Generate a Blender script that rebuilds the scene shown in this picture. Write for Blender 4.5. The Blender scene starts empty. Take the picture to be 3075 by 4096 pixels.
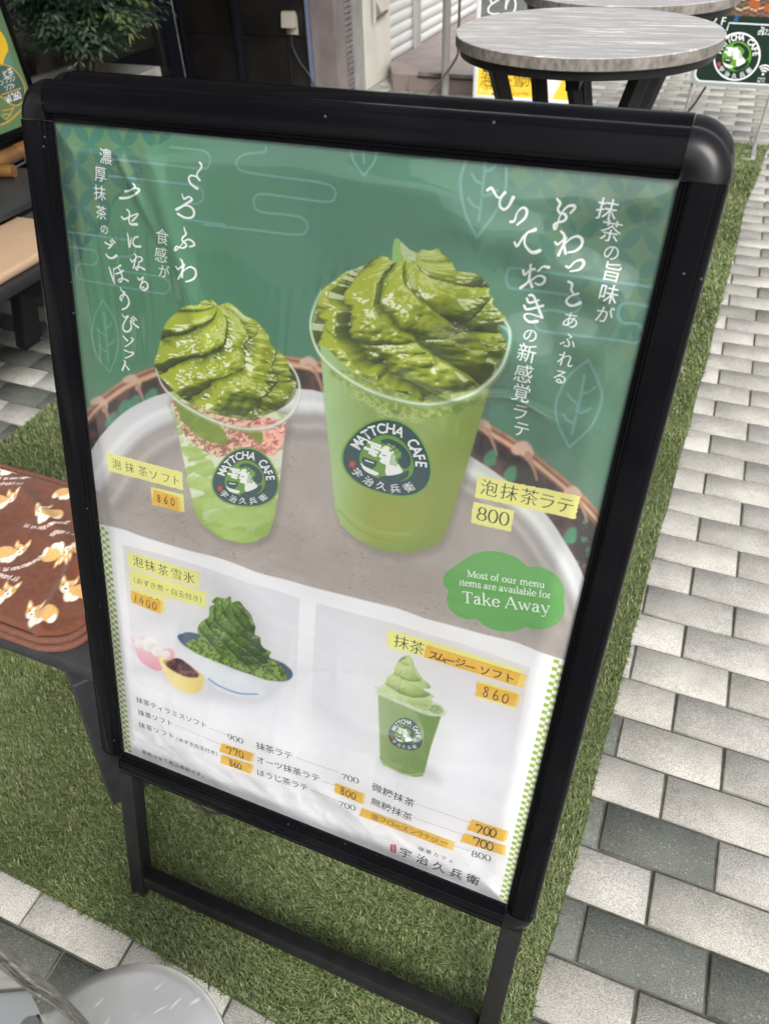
import bpy, bmesh, math, random
import numpy as np
from mathutils import Vector, Matrix
from mathutils.geometry import tessellate_polygon
rng = np.random.default_rng(7)
random.seed(7)
SC = bpy.context.scene
COL = SC.collection
# ------------------------------------------------------------------ camera
S = 0.6
CAM = np.array([1.0275, -0.6349, 2.2386]) * S
CR = np.array([[0.92659041, 0.37485759, -0.03019928],
               [0.23232042, -0.63370435, -0.73786586],
               [-0.29573204, 0.67668352, -0.67427144]])     # rows: right, down, forward
FPX, PX0, PY0 = 2941.5, 1537.5, 2048.0
LEAN, Z0 = 0.28973808, 0.3252391
cam = bpy.data.cameras.new('camera')
camo = bpy.data.objects.new('camera', cam)
COL.objects.link(camo)
camo.matrix_world = Matrix(((CR[0][0], -CR[1][0], -CR[2][0], CAM[0]),
                            (CR[0][1], -CR[1][1], -CR[2][1], CAM[1]),
                            (CR[0][2], -CR[1][2], -CR[2][2], CAM[2]), (0, 0, 0, 1)))
cam.sensor_fit = 'VERTICAL'
cam.sensor_height = 24
cam.sensor_width = 18
cam.lens = 24 * FPX / 4096
cam.clip_start = 0.02
cam.clip_end = 200
cam.dof.use_dof = True
cam.dof.focus_distance = 1.0
cam.dof.aperture_fstop = 5.2
SC.camera = camo
# ------------------------------------------------------------------ world and sun
SUN_EL, SUN_AZ = math.radians(44), math.radians(146)       # azimuth measured from +Y towards +X
w = bpy.data.worlds.new('World')
SC.world = w
w.use_nodes = True
wn = w.node_tree
bg = wn.nodes['Background']
sky = wn.nodes.new('ShaderNodeTexSky')
sky.sky_type = 'NISHITA'
sky.sun_disc = False
sky.sun_elevation = SUN_EL
sky.sun_rotation = SUN_AZ
sky.air_density = 1.0
sky.dust_density = 6.0
sky.ozone_density = 1.0
hs = wn.nodes.new('ShaderNodeHueSaturation')               # a hazy overcast sky is nearly grey
hs.inputs['Saturation'].default_value = 0.28
wn.links.new(sky.outputs[0], hs.inputs['Color'])
wn.links.new(hs.outputs[0], bg.inputs['Color'])
bg.inputs['Strength'].default_value = 0.15
sun = bpy.data.lights.new('sun', 'SUN')
sun.energy = 1.5
sun.angle = math.radians(28)
sun.color = (1.0, 0.96, 0.9)
suno = bpy.data.objects.new('sun', sun)
COL.objects.link(suno)
sd = Vector((math.sin(SUN_AZ) * math.cos(SUN_EL), math.cos(SUN_AZ) * math.cos(SUN_EL), math.sin(SUN_EL)))
suno.rotation_euler = sd.to_track_quat('Z', 'Y').to_euler()
suno.location = (4, -4, 8)
SC.view_settings.view_transform = 'Standard'
SC.view_settings.look = 'None'
SC.view_settings.gamma = 1
SC.view_settings.exposure = 0.6
SC.cycles.max_bounces = 8
SC.cycles.transparent_max_bounces = 12
SC.cycles.use_denoising = True

# ------------------------------------------------------------------ helpers
def lin(r, g=None, b=None, k=1.0):
    if g is None: r, g, b = r
    out = []
    for c in (r, g, b):
        c = c / 255.0
        out.append(k * (c / 12.92 if c <= 0.04045 else ((c + 0.055) / 1.055) ** 2.4))
    return tuple(out)
def lina(a):
    a = np.asarray(a, float) / 255.0
    return np.where(a <= 0.04045, a / 12.92, ((np.maximum(a, 0) + 0.055) / 1.055) ** 2.4)
def pmat(name, rgb, rough=0.5, metal=0.0, spec=0.5, coat=0.0):
    m = bpy.data.materials.new(name)
    m.use_nodes = True
    b = m.node_tree.nodes['Principled BSDF']
    b.inputs['Base Color'].default_value = (*rgb[:3], 1)
    b.inputs['Roughness'].default_value = rough
    b.inputs['Metallic'].default_value = metal
    b.inputs['Specular IOR Level'].default_value = spec
    b.inputs['Coat Weight'].default_value = coat
    return m
def node(m, t, **kw):
    n = m.node_tree.nodes.new(t)
    for k, v in kw.items():
        if k in n.inputs: n.inputs[k].default_value = v
        else: setattr(n, k, v)
    return n
def lk(m, a, b): m.node_tree.links.new(a, b)
def bsdf(m): return m.node_tree.nodes['Principled BSDF']
def coords(m, scale=(1, 1, 1), kind='Object'):
    tc = node(m, 'ShaderNodeTexCoord')
    mp = node(m, 'ShaderNodeMapping')
    mp.inputs['Scale'].default_value = scale
    lk(m, tc.outputs[kind], mp.inputs['Vector'])
    return mp.outputs[0]
def noisy(name, c1, c2, scale=8, rough=0.6, detail=6, stretch=(1, 1, 1), bump=0.0, bscale=None, metal=0, spec=0.5, lo=0.35, hi=0.65):
    """two-tone procedural material: noise picks between two real colours"""
    m = pmat(name, c1, rough, metal, spec)
    v = coords(m, stretch)
    n = node(m, 'ShaderNodeTexNoise', Scale=scale, Detail=detail)
    lk(m, v, n.inputs['Vector'])
    r = node(m, 'ShaderNodeValToRGB')
    r.color_ramp.elements[0].position = lo
    r.color_ramp.elements[1].position = hi
    r.color_ramp.elements[0].color = (*c1, 1)
    r.color_ramp.elements[1].color = (*c2, 1)
    lk(m, n.outputs[0], r.inputs[0])
    lk(m, r.outputs[0], bsdf(m).inputs['Base Color'])
    if bump:
        n2 = node(m, 'ShaderNodeTexNoise', Scale=bscale or scale * 4, Detail=4)
        lk(m, v, n2.inputs['Vector'])
        b = node(m, 'ShaderNodeBump', Strength=bump, Distance=0.01)
        lk(m, n2.outputs[0], b.inputs['Height'])
        lk(m, b.outputs[0], bsdf(m).inputs['Normal'])
    return m

def raw_mesh(name, V, tris=None, quads=None, tmat=None, qmat=None, mats=(), smooth=False):
    V = np.asarray(V, np.float32).reshape(-1, 3)
    nt = 0 if tris is None else len(tris)
    nq = 0 if quads is None else len(quads)
    me = bpy.data.meshes.new(name)
    me.vertices.add(len(V))
    me.vertices.foreach_set('co', V.ravel())
    idx = []
    if nt: idx.append(np.asarray(tris, np.int32).ravel())
    if nq: idx.append(np.asarray(quads, np.int32).ravel())
    idx = np.concatenate(idx)
    me.loops.add(len(idx))
    me.loops.foreach_set('vertex_index', idx)
    me.polygons.add(nt + nq)
    st = np.concatenate([np.arange(nt) * 3, nt * 3 + np.arange(nq) * 4]).astype(np.int32)
    me.polygons.foreach_set('loop_start', st)
    mi = np.concatenate([np.zeros(nt, np.int32) if tmat is None else np.asarray(tmat, np.int32),
                         np.zeros(nq, np.int32) if qmat is None else np.asarray(qmat, np.int32)])
    me.polygons.foreach_set('material_index', mi)
    if smooth: me.polygons.foreach_set('use_smooth', np.ones(nt + nq, bool))
    for m in mats: me.materials.append(m)
    me.update(calc_edges=True)
    me.validate()
    return me
def link(name, me, parent=None, loc=None, rot=None):
    o = bpy.data.objects.new(name, me)
    COL.objects.link(o)
    if parent is not None: o.parent = parent
    if loc is not None: o.location = loc
    if rot is not None: o.rotation_euler = rot
    return o
def tag(o, label=None, cat=None, group=None, kind=None):
    if label: o['label'] = label
    if cat: o['category'] = cat
    if group: o['group'] = group
    if kind: o['kind'] = kind
    return o
def thing(name, label, cat, loc=(0, 0, 0), rotz=0, group=None):
    o = link(name, None, None, loc, (0, 0, rotz))
    return tag(o, label, cat, group)
class BM:
    """collects shapes of one part"""
    def __init__(s): s.bm = bmesh.new()
    def box(s, c, d, rot=None, bev=0.0, seg=2):
        t = bmesh.new()
        bmesh.ops.create_cube(t, size=1)
        for v in t.verts: v.co = Vector((v.co.x * d[0], v.co.y * d[1], v.co.z * d[2]))
        if bev: bmesh.ops.bevel(t, geom=t.edges[:], offset=bev, segments=seg, affect='EDGES', profile=0.5)
        M = Matrix.Translation(c) @ (rot.to_4x4() if rot is not None else Matrix())
        t.transform(M)
        s.merge(t)
        return s
    def merge(s, t):
        me = bpy.data.meshes.new('tmp')
        t.to_mesh(me); t.free()
        s.bm.from_mesh(me)
        bpy.data.meshes.remove(me)
    def bar(s, a, b, wx, wy, up=(0, 0, 1), bev=0.0):
        a, b = Vector(a), Vector(b)
        z = (b - a).normalized()
        x = Vector(up).cross(z)
        if x.length < 1e-4: x = Vector((1, 0, 0)).cross(z)
        x.normalize()
        y = z.cross(x)
        R = Matrix((x, y, z)).transposed()
        return s.box((a + b) / 2, (wx, wy, (b - a).length), R, bev)
    def tube(s, pts, r, n=12, cap=True):
        pts = [Vector(p) for p in pts]
        rs = r if isinstance(r, (list, tuple)) else [r] * len(pts)
        rings = []
        px = None
        for i, p in enumerate(pts):
            t = (pts[min(i + 1, len(pts) - 1)] - pts[max(i - 1, 0)]).normalized()
            if px is None:
                px = t.orthogonal().normalized()
            px = (px - t * px.dot(t)).normalized()
            py = t.cross(px)
            rings.append([s.bm.verts.new(p + (px * math.cos(2 * math.pi * k / n) + py * math.sin(2 * math.pi * k / n)) * rs[i]) for k in range(n)])
        for A, B in zip(rings, rings[1:]):
            for k in range(n): s.bm.faces.new((A[k], A[(k + 1) % n], B[(k + 1) % n], B[k]))
        if cap:
            s.bm.faces.new(rings[0][::-1]); s.bm.faces.new(rings[-1])
        return s
    def lathe(s, prof, c=(0, 0, 0), n=64, a0=0, a1=2 * math.pi, close=True):
        full = abs(a1 - a0 - 2 * math.pi) < 1e-6
        m = n if full else n + 1
        rings = []
        for r, z in prof:
            rings.append([s.bm.verts.new((c[0] + r * math.cos(a0 + (a1 - a0) * k / n), c[1] + r * math.sin(a0 + (a1 - a0) * k / n), c[2] + z)) for k in range(m)])
        for A, B in zip(rings, rings[1:]):
            for k in range(n):
                s.bm.faces.new((A[k], A[(k + 1) % m], B[(k + 1) % m], B[k]))
        return s
    def poly(s, pts): s.bm.faces.new([s.bm.verts.new(p) for p in pts]); return s
    def prism(s, pts, z0, z1):
        lo = [s.bm.verts.new((x, y, z0)) for x, y in pts]
        hi = [s.bm.verts.new((x, y, z1)) for x, y in pts]
        s.bm.faces.new(lo[::-1]); s.bm.faces.new(hi)
        for i in range(len(pts)):
            j = (i + 1) % len(pts)
            s.bm.faces.new((lo[i], lo[j], hi[j], hi[i]))
        return s
    def done(s, name, mat, parent=None, loc=None, rot=None, smooth=None):
        bmesh.ops.remove_doubles(s.bm, verts=s.bm.verts[:], dist=1e-6)
        bmesh.ops.recalc_face_normals(s.bm, faces=s.bm.faces[:])
        me = bpy.data.meshes.new(name)
        if smooth:
            lim = math.cos(math.radians(smooth))
            for f in s.bm.faces: f.smooth = True
            for e in s.bm.edges:
                if len(e.link_faces) == 2 and e.link_faces[0].normal.dot(e.link_faces[1].normal) < lim: e.smooth = False
        s.bm.to_mesh(me); s.bm.free()
        for m in (mat if isinstance(mat, (list, tuple)) else [mat]): me.materials.append(m)
        return link(name, me, parent, loc, rot)
def struct(o): o['kind'] = 'structure'; return o
# photo pixel (3075 x 4096) to a point on a known plane of the place
E2 = np.array([0, math.sin(LEAN), math.cos(LEAN)])
EN = np.array([0, -math.cos(LEAN), math.sin(LEAN)])
EO = np.array([0, 0, Z0])
def rays(P):
    P = np.atleast_2d(np.asarray(P, float))
    return np.stack([(P[:, 0] - PX0) / FPX, (P[:, 1] - PY0) / FPX, np.ones(len(P))], 1) @ CR
def on_board(P, off=0.0):
    d = rays(P)
    t = ((EO + EN * off - CAM) @ EN) / (d @ EN)
    Q = CAM + d * t[:, None] - EO
    return np.stack([Q[:, 0], Q @ E2], 1)
def on_z(P, z):
    d = rays(P); return CAM + d * ((z - CAM[2]) / d[:, 2])[:, None]
def on_y(P, y):
    d = rays(P); return CAM + d * ((y - CAM[1]) / d[:, 1])[:, None]
def on_x(P, x):
    d = rays(P); return CAM + d * ((x - CAM[0]) / d[:, 0])[:, None]
def to_px(X):
    Y = (np.atleast_2d(X) - CAM) @ CR.T
    return np.stack([PX0 + FPX * Y[:, 0] / Y[:, 2], PY0 + FPX * Y[:, 1] / Y[:, 2]], 1)
def crop(x0, y0, k):
    return lambda pts: np.asarray(pts, float) * k + np.array([x0, y0])
def catmull(P, n=8, closed=False):
    P = np.asarray(P, float)
    if len(P) < 3: return P if len(P) < 2 else np.linspace(P[0], P[-1], n + 1)
    if closed: Q = np.vstack([P[-1], P, P[0], P[1]])
    else: Q = np.vstack([2 * P[0] - P[1], P, 2 * P[-1] - P[-2]])
    t = np.arange(n)[:, None] / n
    out = []
    for i in range(len(Q) - 3):
        a, b, c, d = Q[i:i + 4]
        out.append(0.5 * (2 * b + (c - a) * t + (2 * a - 5 * b + 4 * c - d) * t ** 2 + (3 * b - a - 3 * c + d) * t ** 3))
    out = np.vstack(out)
    return out if closed else np.vstack([out, P[-1]])
# ------------------------------------------------------------------ the poster's printed picture (a fine mesh with a colour per vertex)
RES = 0.0008
U0, V0, NU, NV = -0.003, -0.003, 760, 1077
gu = U0 + RES * np.arange(NU)
gv = V0 + RES * np.arange(NV)
GU, GV = np.meshgrid(gu, gv)
_p = to_px((EO + GU[..., None] * np.array([1., 0, 0]) + GV[..., None] * E2).reshape(-1, 3))
PX = _p[:, 0].reshape(NV, NU)
PY = _p[:, 1].reshape(NV, NU)
CAN = np.zeros((NV, NU, 3))
_lat = rng.random((8, 64, 64))
def vnoise(x, y, seed=0):
    L = _lat[seed % 8]
    xi = np.floor(x).astype(int); yi = np.floor(y).astype(int)
    fx = x - xi; fy = y - yi
    fx = fx * fx * (3 - 2 * fx); fy = fy * fy * (3 - 2 * fy)
    a = L[yi % 64, xi % 64]; b = L[yi % 64, (xi + 1) % 64]
    c = L[(yi + 1) % 64, xi % 64]; d = L[(yi + 1) % 64, (xi + 1) % 64]
    return (a * (1 - fx) + b * fx) * (1 - fy) + (c * (1 - fx) + d * fx) * fy
def fbm(x, y, seed=0, o=4):
    s, a, t = 0, 1.0, 0
    for i in range(o):
        s = s + a * vnoise(x * 2 ** i + 7.3 * i, y * 2 ** i + 3.1 * i, seed + i); t += a; a *= 0.5
    return s / t
def sstep(a, b, x):
    t = np.clip((x - a) / (b - a), 0, 1)
    return t * t * (3 - 2 * t)
def box_of(pts, pad):
    q = on_board(np.asarray(pts))
    p = pad * 0.0003 + 0.004
    i0 = max(0, int((q[:, 0].min() - p - U0) / RES)); i1 = min(NU, int((q[:, 0].max() + p - U0) / RES) + 2)
    j0 = max(0, int((q[:, 1].min() - p - V0) / RES)); j1 = min(NV, int((q[:, 1].max() + p - V0) / RES) + 2)
    return slice(j0, j1), slice(i0, i1)
def seg_dist(X, Y, A, B):
    d = B - A
    L = max(d @ d, 1e-9)
    t = np.clip(((X - A[0]) * d[0] + (Y - A[1]) * d[1]) / L, 0, 1)
    return np.hypot(X - A[0] - t * d[0], Y - A[1] - t * d[1]), t
def poly_sd(X, Y, P):
    ins = np.zeros(X.shape, bool)
    D = np.full(X.shape, 1e9)
    n = len(P)
    for i in range(n):
        A, B = P[i], P[(i + 1) % n]
        dd, _ = seg_dist(X, Y, A, B)
        D = np.minimum(D, dd)
        c = ((A[1] > Y) != (B[1] > Y))
        if c.any():
            xi = (B[0] - A[0]) * (Y - A[1]) / (B[1] - A[1] + 1e-12) + A[0]
            ins ^= c & (X < xi)
    return np.where(ins, D, -D)
def put(sl, a, colr):
    X, Y = PX[sl], PY[sl]
    c = colr(X, Y) if callable(colr) else np.asarray(colr, float)
    CAN[sl] = CAN[sl] * (1 - a[..., None]) + c * a[..., None]
def fill(pts, colr, soft=3.0, alpha=1.0, smooth=0):
    P = catmull(pts, smooth, True) if smooth else np.asarray(pts, float)
    sl = box_of(P, soft)
    if sl[0].stop <= sl[0].start or sl[1].stop <= sl[1].start: return
    sd = poly_sd(PX[sl], PY[sl], P)
    a = sstep(-soft, soft, sd) * alpha
    put(sl, a, colr)
def line(pts, wd, colr, soft=3.0, alpha=1.0, smooth=8):
    P = catmull(pts, smooth) if smooth else np.asarray(pts, float)
    ws = np.interp(np.linspace(0, 1, len(P)), np.linspace(0, 1, len(np.atleast_1d(wd))), np.atleast_1d(wd)) / 2
    sl = box_of(P, soft + ws.max())
    X, Y = PX[sl], PY[sl]
    if X.size == 0: return
    E_ = np.full(X.shape, -1e9)
    for i in range(len(P) - 1):
        d, t = seg_dist(X, Y, P[i], P[i + 1])
        E_ = np.maximum(E_, ws[i] * (1 - t) + ws[i + 1] * t - d)
    put(sl, sstep(-soft, soft, E_) * alpha, colr)
def mixc(a, b, t): return np.asarray(a, float) * (1 - t[..., None]) + np.asarray(b, float) * t[..., None]
# --- piped cream: a twisted, ridged dome looked at from above and in front, "photographed" into the print
def swirl(base, rx, ry, hz, lean, n, twist, prof, tiers, A1, A2, pal, sil, seed=0, sharp=0.6, gloss=1.0, ns=800, nth=1500, light=(-0.55, -0.35, 0.76), shear=0.0, nz=0.03):
    s = np.linspace(0, 1, ns)[:, None]
    th = np.linspace(0, 2 * np.pi, nth)[None, :]
    R, Z = prof(s)
    wob = fbm(np.cos(th) * 1.6 + 5, np.sin(th) * 1.6 + 3 + s * 2.2, seed + 1, 3) - 0.5
    ruf = fbm(np.cos(th) * 5 + 30, np.sin(th) * 5 + s * 12 + 30, seed + 4, 3) - 0.5
    f = (n * th / (2 * np.pi) + twist * s * n / 2.0 + (1.1 * wob + 0.22 * ruf) * np.clip(1.3 - s, 0, 1)) % 1.0
    saw = np.clip(f / 0.86, 0, 1) ** 0.75 * sstep(1.0, 0.90, f)
    rnd = np.sin(np.pi * f) ** 0.7
    ridge = sharp * saw + (1 - sharp) * rnd
    tx = s * tiers - th / (2 * np.pi) + 0.25 * wob
    tf = tx - np.floor(tx)
    tier = np.sin(np.pi * tf) ** 0.55
    no = fbm(np.cos(th) * 4 + 9, np.sin(th) * 4 + s * 9 + 3, seed, 3) - 0.5
    no2 = fbm(np.cos(th) * 14 + 20, np.sin(th) * 14 + s * 30 + 20, seed + 3, 2) - 0.5
    edge = np.clip(1.15 - s, 0.12, 1)
    ridge = ridge * (1 + 0.45 * ruf)
    d = (A1 * ridge * edge + A2 * tier * edge + nz * no * 3.0 + nz * 0.10 * no2)
    x = R * np.cos(th) * (1 + d); y = R * np.sin(th) * (1 + d); z = Z + 0.55 * d * (1 - 0.4 * s) * np.clip(s * 3 + 0.3, 0, 1)
    zz = z * hz / rx
    P3 = np.stack([x, y, zz], -1)
    ds = np.gradient(P3, axis=0); dt = np.gradient(P3, axis=1)
    N = np.cross(dt, ds); N /= np.linalg.norm(N, axis=-1, keepdims=True) + 1e-9
    out = np.stack([np.cos(th) + 0 * s, np.sin(th) + 0 * s, 0.6 + 0 * s + 0 * th], -1)
    flip = np.sign((N * out).sum(-1, keepdims=True)); N = N * np.where(flip == 0, 1, flip)
    px = base[0] + rx * x + lean * z + 0 * th
    py = base[1] - ry * y - hz * z + shear * x
    ca = 0.75; sa = 0.66
    depth = -y * ca + zz * sa
    # view frame normals: right, up, toward viewer
    Nv = np.stack([N[..., 0], N[..., 1] * sa + N[..., 2] * ca, -N[..., 1] * ca + N[..., 2] * sa], -1)
    Lk = np.array([light[0], light[2] * 0.8, 0.45]); Lk /= np.linalg.norm(Lk)
    dif = np.clip((Nv * Lk).sum(-1), 0, 1)
    wrap = np.clip((Nv * Lk).sum(-1) * 0.5 + 0.5, 0, 1)
    ao = np.clip(0.22 + 1.15 * (A1 * ridge + A2 * tier) / (A1 + A2 + 1e-6), 0.2, 1)
    Rf = 2 * Nv[..., 2:3] * Nv - np.array([0, 0, 1.0])
    def soft(d_, lo, hi):
        d_ = np.array(d_, float); d_ /= np.linalg.norm(d_)
        return sstep(lo, hi, (Rf * d_).sum(-1) + 0.012 * no2 + 0.05 * no)
    hi = np.clip(0.95 * soft((-0.62, 0.55, 0.55), 0.905, 0.955) + 0.7 * soft((0.75, 0.45, 0.4), 0.93, 0.97) + 0.45 * soft((0.05, 0.95, 0.25), 0.93, 0.98), 0, 1) * gloss
    t1 = np.clip((wrap ** 1.3) * ao * 1.2 + 0.05 * no2 + 0.12 * no, 0, 1)
    c = np.where((t1 < 0.5)[..., None], mixc(pal[0], pal[1], t1 * 2), mixc(pal[1], pal[2], np.clip(t1 * 2 - 1, 0, 1)))
    glow = np.clip(1 - Nv[..., 2], 0, 1) ** 2 * 0.35 * np.clip(ao, 0, 1)
    c = c * (1 - glow[..., None]) + np.asarray(pal[2], float) * glow[..., None]
    c = c * (1 - hi[..., None]) + np.asarray(pal[3], float) * hi[..., None]
    q = on_board(np.stack([px.ravel(), py.ravel()], 1))
    ii = np.rint((q[:, 0] - U0) / RES).astype(int); jj = np.rint((q[:, 1] - V0) / RES).astype(int)
    ok = (ii >= 0) & (ii < NU) & (jj >= 0) & (jj < NV)
    o = np.argsort(depth.ravel()[ok], kind='stable')
    L = np.zeros((NV, NU, 3)); M = np.zeros((NV, NU), bool)
    ii, jj, cc = ii[ok][o], jj[ok][o], c.reshape(-1, 3)[ok][o]
    L[jj, ii] = cc; M[jj, ii] = True
    P = catmull(sil, 5, True)
    sl = box_of(P, 4)
    sd = poly_sd(PX[sl], PY[sl], P)
    X, Y = PX[sl], PY[sl]
    basec = mixc(pal[0], pal[1], np.clip(fbm(X / 40, Y / 40, seed + 2) * 1.4 - 0.1, 0, 1))
    body = np.where(M[sl][..., None], L[sl], basec)
    # light rim all round the cut edge, as piped edges catch the light
    rim = sstep(0, 4, sd) * (1 - sstep(5, 16, sd)) * sstep(0.45, 0.7, fbm(X / 45, Y / 45, seed + 5))
    body = body * (1 - 0.55 * rim[..., None]) + np.asarray(pal[3], float) * 0.55 * rim[..., None]
    a = sstep(-3, 3, sd)
    CAN[sl] = CAN[sl] * (1 - a[..., None]) + body * a[..., None]
def dome(s): return np.cos(s * np.pi / 2) ** 0.75, np.sin(s * np.pi / 2)
def cone(s): return (1 - s) ** 0.85 + 0.02, s

# background green
c0 = mixc((80, 133, 100), (78, 127, 106), sstep(300, 1300, PX))
CAN[:] = mixc(c0, (90, 127, 107), sstep(1500, 2500, PX + 0.3 * (PY - 1400)))
CAN[:] += (4 * (fbm(PX / 300, PY / 300, 1) - 0.5))[..., None]
# shippo pattern of petals in the two upper corners
z1 = crop(200, 450, 0.4972); z2 = crop(1800, 600, 0.572); zl = crop(350, 1400, 0.2408); zr = crop(1880, 1650, 0.3251)
def shippo(org, ax, reg, petal, ground, a1, a2):
    P0, P1, P2 = on_board(org), on_board(org + ax[0]), on_board(org + ax[1])
    e1, e2 = (P1 - P0)[0], (P2 - P0)[0]
    M_ = np.linalg.inv(np.array([e1, e2]).T)
    sl = box_of(reg, 3)
    du, dv = GU[sl] - P0[0, 0], GV[sl] - P0[0, 1]
    p = M_[0, 0] * du + M_[0, 1] * dv; q = M_[1, 0] * du + M_[1, 1] * dv
    fp, fq = p - np.floor(p), q - np.floor(q)
    cnt = np.zeros(p.shape)
    for ci in (-0.5, 0.5, 1.5):
        for cj in (-0.5, 0.5, 1.5):
            cnt += sstep(-0.012, 0.012, 0.7071 - np.hypot(fp - ci, fq - cj))
    m = np.clip(cnt - 1, 0, 1)
    R_ = sstep(-2, 2, poly_sd(PX[sl], PY[sl], catmull(reg, 5, True)))
    put(sl, R_ * a2, ground); put(sl, R_ * m * a1, petal)
regL = z1([(20, 40), (500, 80), (960, 150), (900, 250), (830, 260), (740, 380), (750, 520), (690, 600), (600, 640), (500, 760), (490, 900), (400, 960), (280, 1080), (270, 1180), (230, 1260), (170, 1265), (120, 1000)])
shippo(z1([(325, 258)]), (z1([(210, 425)]) - z1([(325, 258)]), z1([(470, 445)]) - z1([(325, 258)])), regL, (54, 112, 98), (92, 128, 92), 0.95, 0.8)
regR = z2([(340, 60), (820, 150), (1620, 210), (1560, 420), (1500, 700), (1400, 1160), (1330, 1450), (1260, 1500), (1180, 1420), (1180, 1250), (1060, 1090), (920, 1000), (930, 860), (800, 830), (660, 700), (600, 560), (700, 420), (560, 300), (420, 260), (330, 150)])
shippo(z2([(1345, 545)]), (z2([(1215, 330)]) - z2([(1345, 545)]), z2([(1520, 390)]) - z2([(1345, 545)])), regR, (62, 112, 104), (104, 132, 98), 0.62, 0.5)
# bamboo basket and white tray
trayL = [(300, 1900), (335, 1850), (369, 1797), (410, 1737), (485, 1660), (567, 1609), (668, 1572), (900, 1530), (1199, 1556), (1293, 1571), (1600, 1660), (1880, 1825), (2017, 1917), (2173, 2047), (2277, 2200), (2330, 2300), (2390, 2460)]
bask = [(200, 1830), (290, 1710), (350, 1646), (398, 1593), (504, 1516), (615, 1467), (760, 1415), (950, 1395), (1150, 1425), (1281, 1449), (1600, 1530), (1919, 1681), (2088, 1783), (2150, 1832), (2303, 1962), (2397, 2066), (2500, 2200)]
def basket_col(X, Y):
    t = fbm(X / 60, Y / 60, 2)
    c = mixc((52, 46, 46), (96, 66, 64), sstep(0.4, 0.75, t))
    return mixc(c, (70, 140, 105), sstep(0.72, 0.78, fbm(X / 45 + 30, Y / 45, 4)) * 0.7)
fill(np.vstack([catmull(bask, 5), [(2600, 2600), (200, 2600)]]), basket_col, 4)
bb = catmull(bask, 5)
line(bb + np.array([2, 22]), 46, lambda X, Y: mixc((150, 106, 88), (196, 152, 124), fbm(X / 30, Y / 30, 3)), 5, 1, 0)
line(bb + np.array([2, 14]), 9, (120, 84, 66), 5, 0.8, 0)
line(bb + np.array([3, 32]), 12, (222, 184, 152), 6, 0.8, 0)
line(bb + np.array([3, 48]), 7, (90, 62, 54), 5, 0.7, 0)
for kx, ky in ((388, 1600), (520, 1512), (1225, 1440), (1919, 1690), (2080, 1790), (2280, 1958)):
    big = 1.7 if kx in (2080,) else 1.0
    line([(kx - 14, ky + 8), (kx + 12, ky + 2), (kx + 34, ky + 22), (kx + 30, ky + 42)], [26 * big, 34 * big, 22 * big, 16], (208, 176, 158), 7, 0.95)
    line([(kx + 30, ky + 30), (kx + 55, ky + 90), (kx + 66, ky + 128)], [16 * big, 12, 9], (176, 136, 118), 6, 0.95)
for kx, ky in ((450, 1690), (500, 1640), (540, 1622), (605, 1595), (1960, 1840), (2040, 1905), (2280, 2150)):
    fill([(kx - 26, ky - 10), (kx, ky - 40), (kx + 24, ky - 34), (kx + 20, ky + 16), (kx - 20, ky + 24)], (74, 150, 112), 8, 0.8, 4)
tl = catmull(trayL, 6)
def tray_in(X, Y):
    t = fbm(X / 90, Y / 90, 5)
    c = mixc((160, 152, 149), (176, 168, 164), t)
    c = mixc(c, (140, 137, 140), sstep(1300, 2300, X) * sstep(2300, 1800, Y) * 0.6)
    sp = sstep(0.72, 0.80, fbm(X / 8, Y / 7, 1, 2)) * sstep(0.45, 0.62, fbm(X / 120, Y / 120, 6, 2))
    return mixc(c, (126, 110, 106), sp * 0.5)
fill(np.vstack([tl, [(2600, 2900), (200, 2900)]]), tray_in, 4)
ring = np.stack([tl[:, 0], tl[:, 1]], 1)
mid = np.array([1280., 2600.])
inn = ring + (mid - ring) * np.interp(np.arange(len(ring)), [0, 45, 60, 95], [0.085, 0.085, 0.07, 0.06])[:, None] * 1.25
band = np.vstack([ring, inn[::-1]])
fill(band, (205, 206, 210), 5)
i2 = ring + (inn - ring) * 0.55
line(i2, 24, (228, 229, 233), 16, 0.8, 0)
line(inn, 26, (160, 156, 158), 16, 0.8, 0)
i3 = ring + (inn - ring) * 1.42
line(i3, 22, (186, 182, 182), 12, 0.75, 0)
i4 = ring + (inn - ring) * 1.75
line(i4, 34, (138, 134, 137), 24, 0.55, 0)
# --- right cup (latte)
k4 = crop(1150, 900, 0.6101)
cupR = k4([(205, 700), (222, 900), (240, 1150), (275, 1500), (310, 1850), (345, 1960), (450, 2060), (600, 2130), (780, 2152), (950, 2112), (1015, 2060), (1062, 1950), (1120, 1750), (1200, 1500), (1270, 1250), (1330, 1050), (1400, 860), (1000, 700)])
fill(cupR + np.array([10, 20]), (112, 106, 104), 22, 0.5, 3)
def latte(X, Y):
    x = (X - 1290) / 640; y = (Y - 1550) / 650
    c = mixc((150, 170, 104), (144, 158, 74), sstep(0.15, 0.6, y))
    c = mixc(c, (168, 198, 152), sstep(0.30, 0.0, x - 0.08 * y) * 0.8)
    c = mixc(c, (130, 148, 70), sstep(0.72, 0.95, x + 0.25 * y) * 0.7)
    c = mixc(c, (150, 158, 60), np.exp(-((x - 0.35) / 0.2) ** 2 - ((y - 0.8) / 0.16) ** 2) * 0.6)
    c = mixc(c, (120, 150, 60), sstep(0.9, 1.0, y) * 0.6)
    return c + (10 * (fbm(X / 70, Y / 130, 3) - 0.5))[..., None]
fill(cupR, latte, 3.5)
line(k4([(335, 1870), (450, 1985), (600, 2055), (780, 2075), (950, 2040), (1050, 1965)]), 5, (118, 146, 58), 4, 0.55)
line(k4([(320, 1800), (440, 1930), (600, 2010), (800, 2030)]), 8, (176, 196, 110), 7, 0.35)
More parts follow.
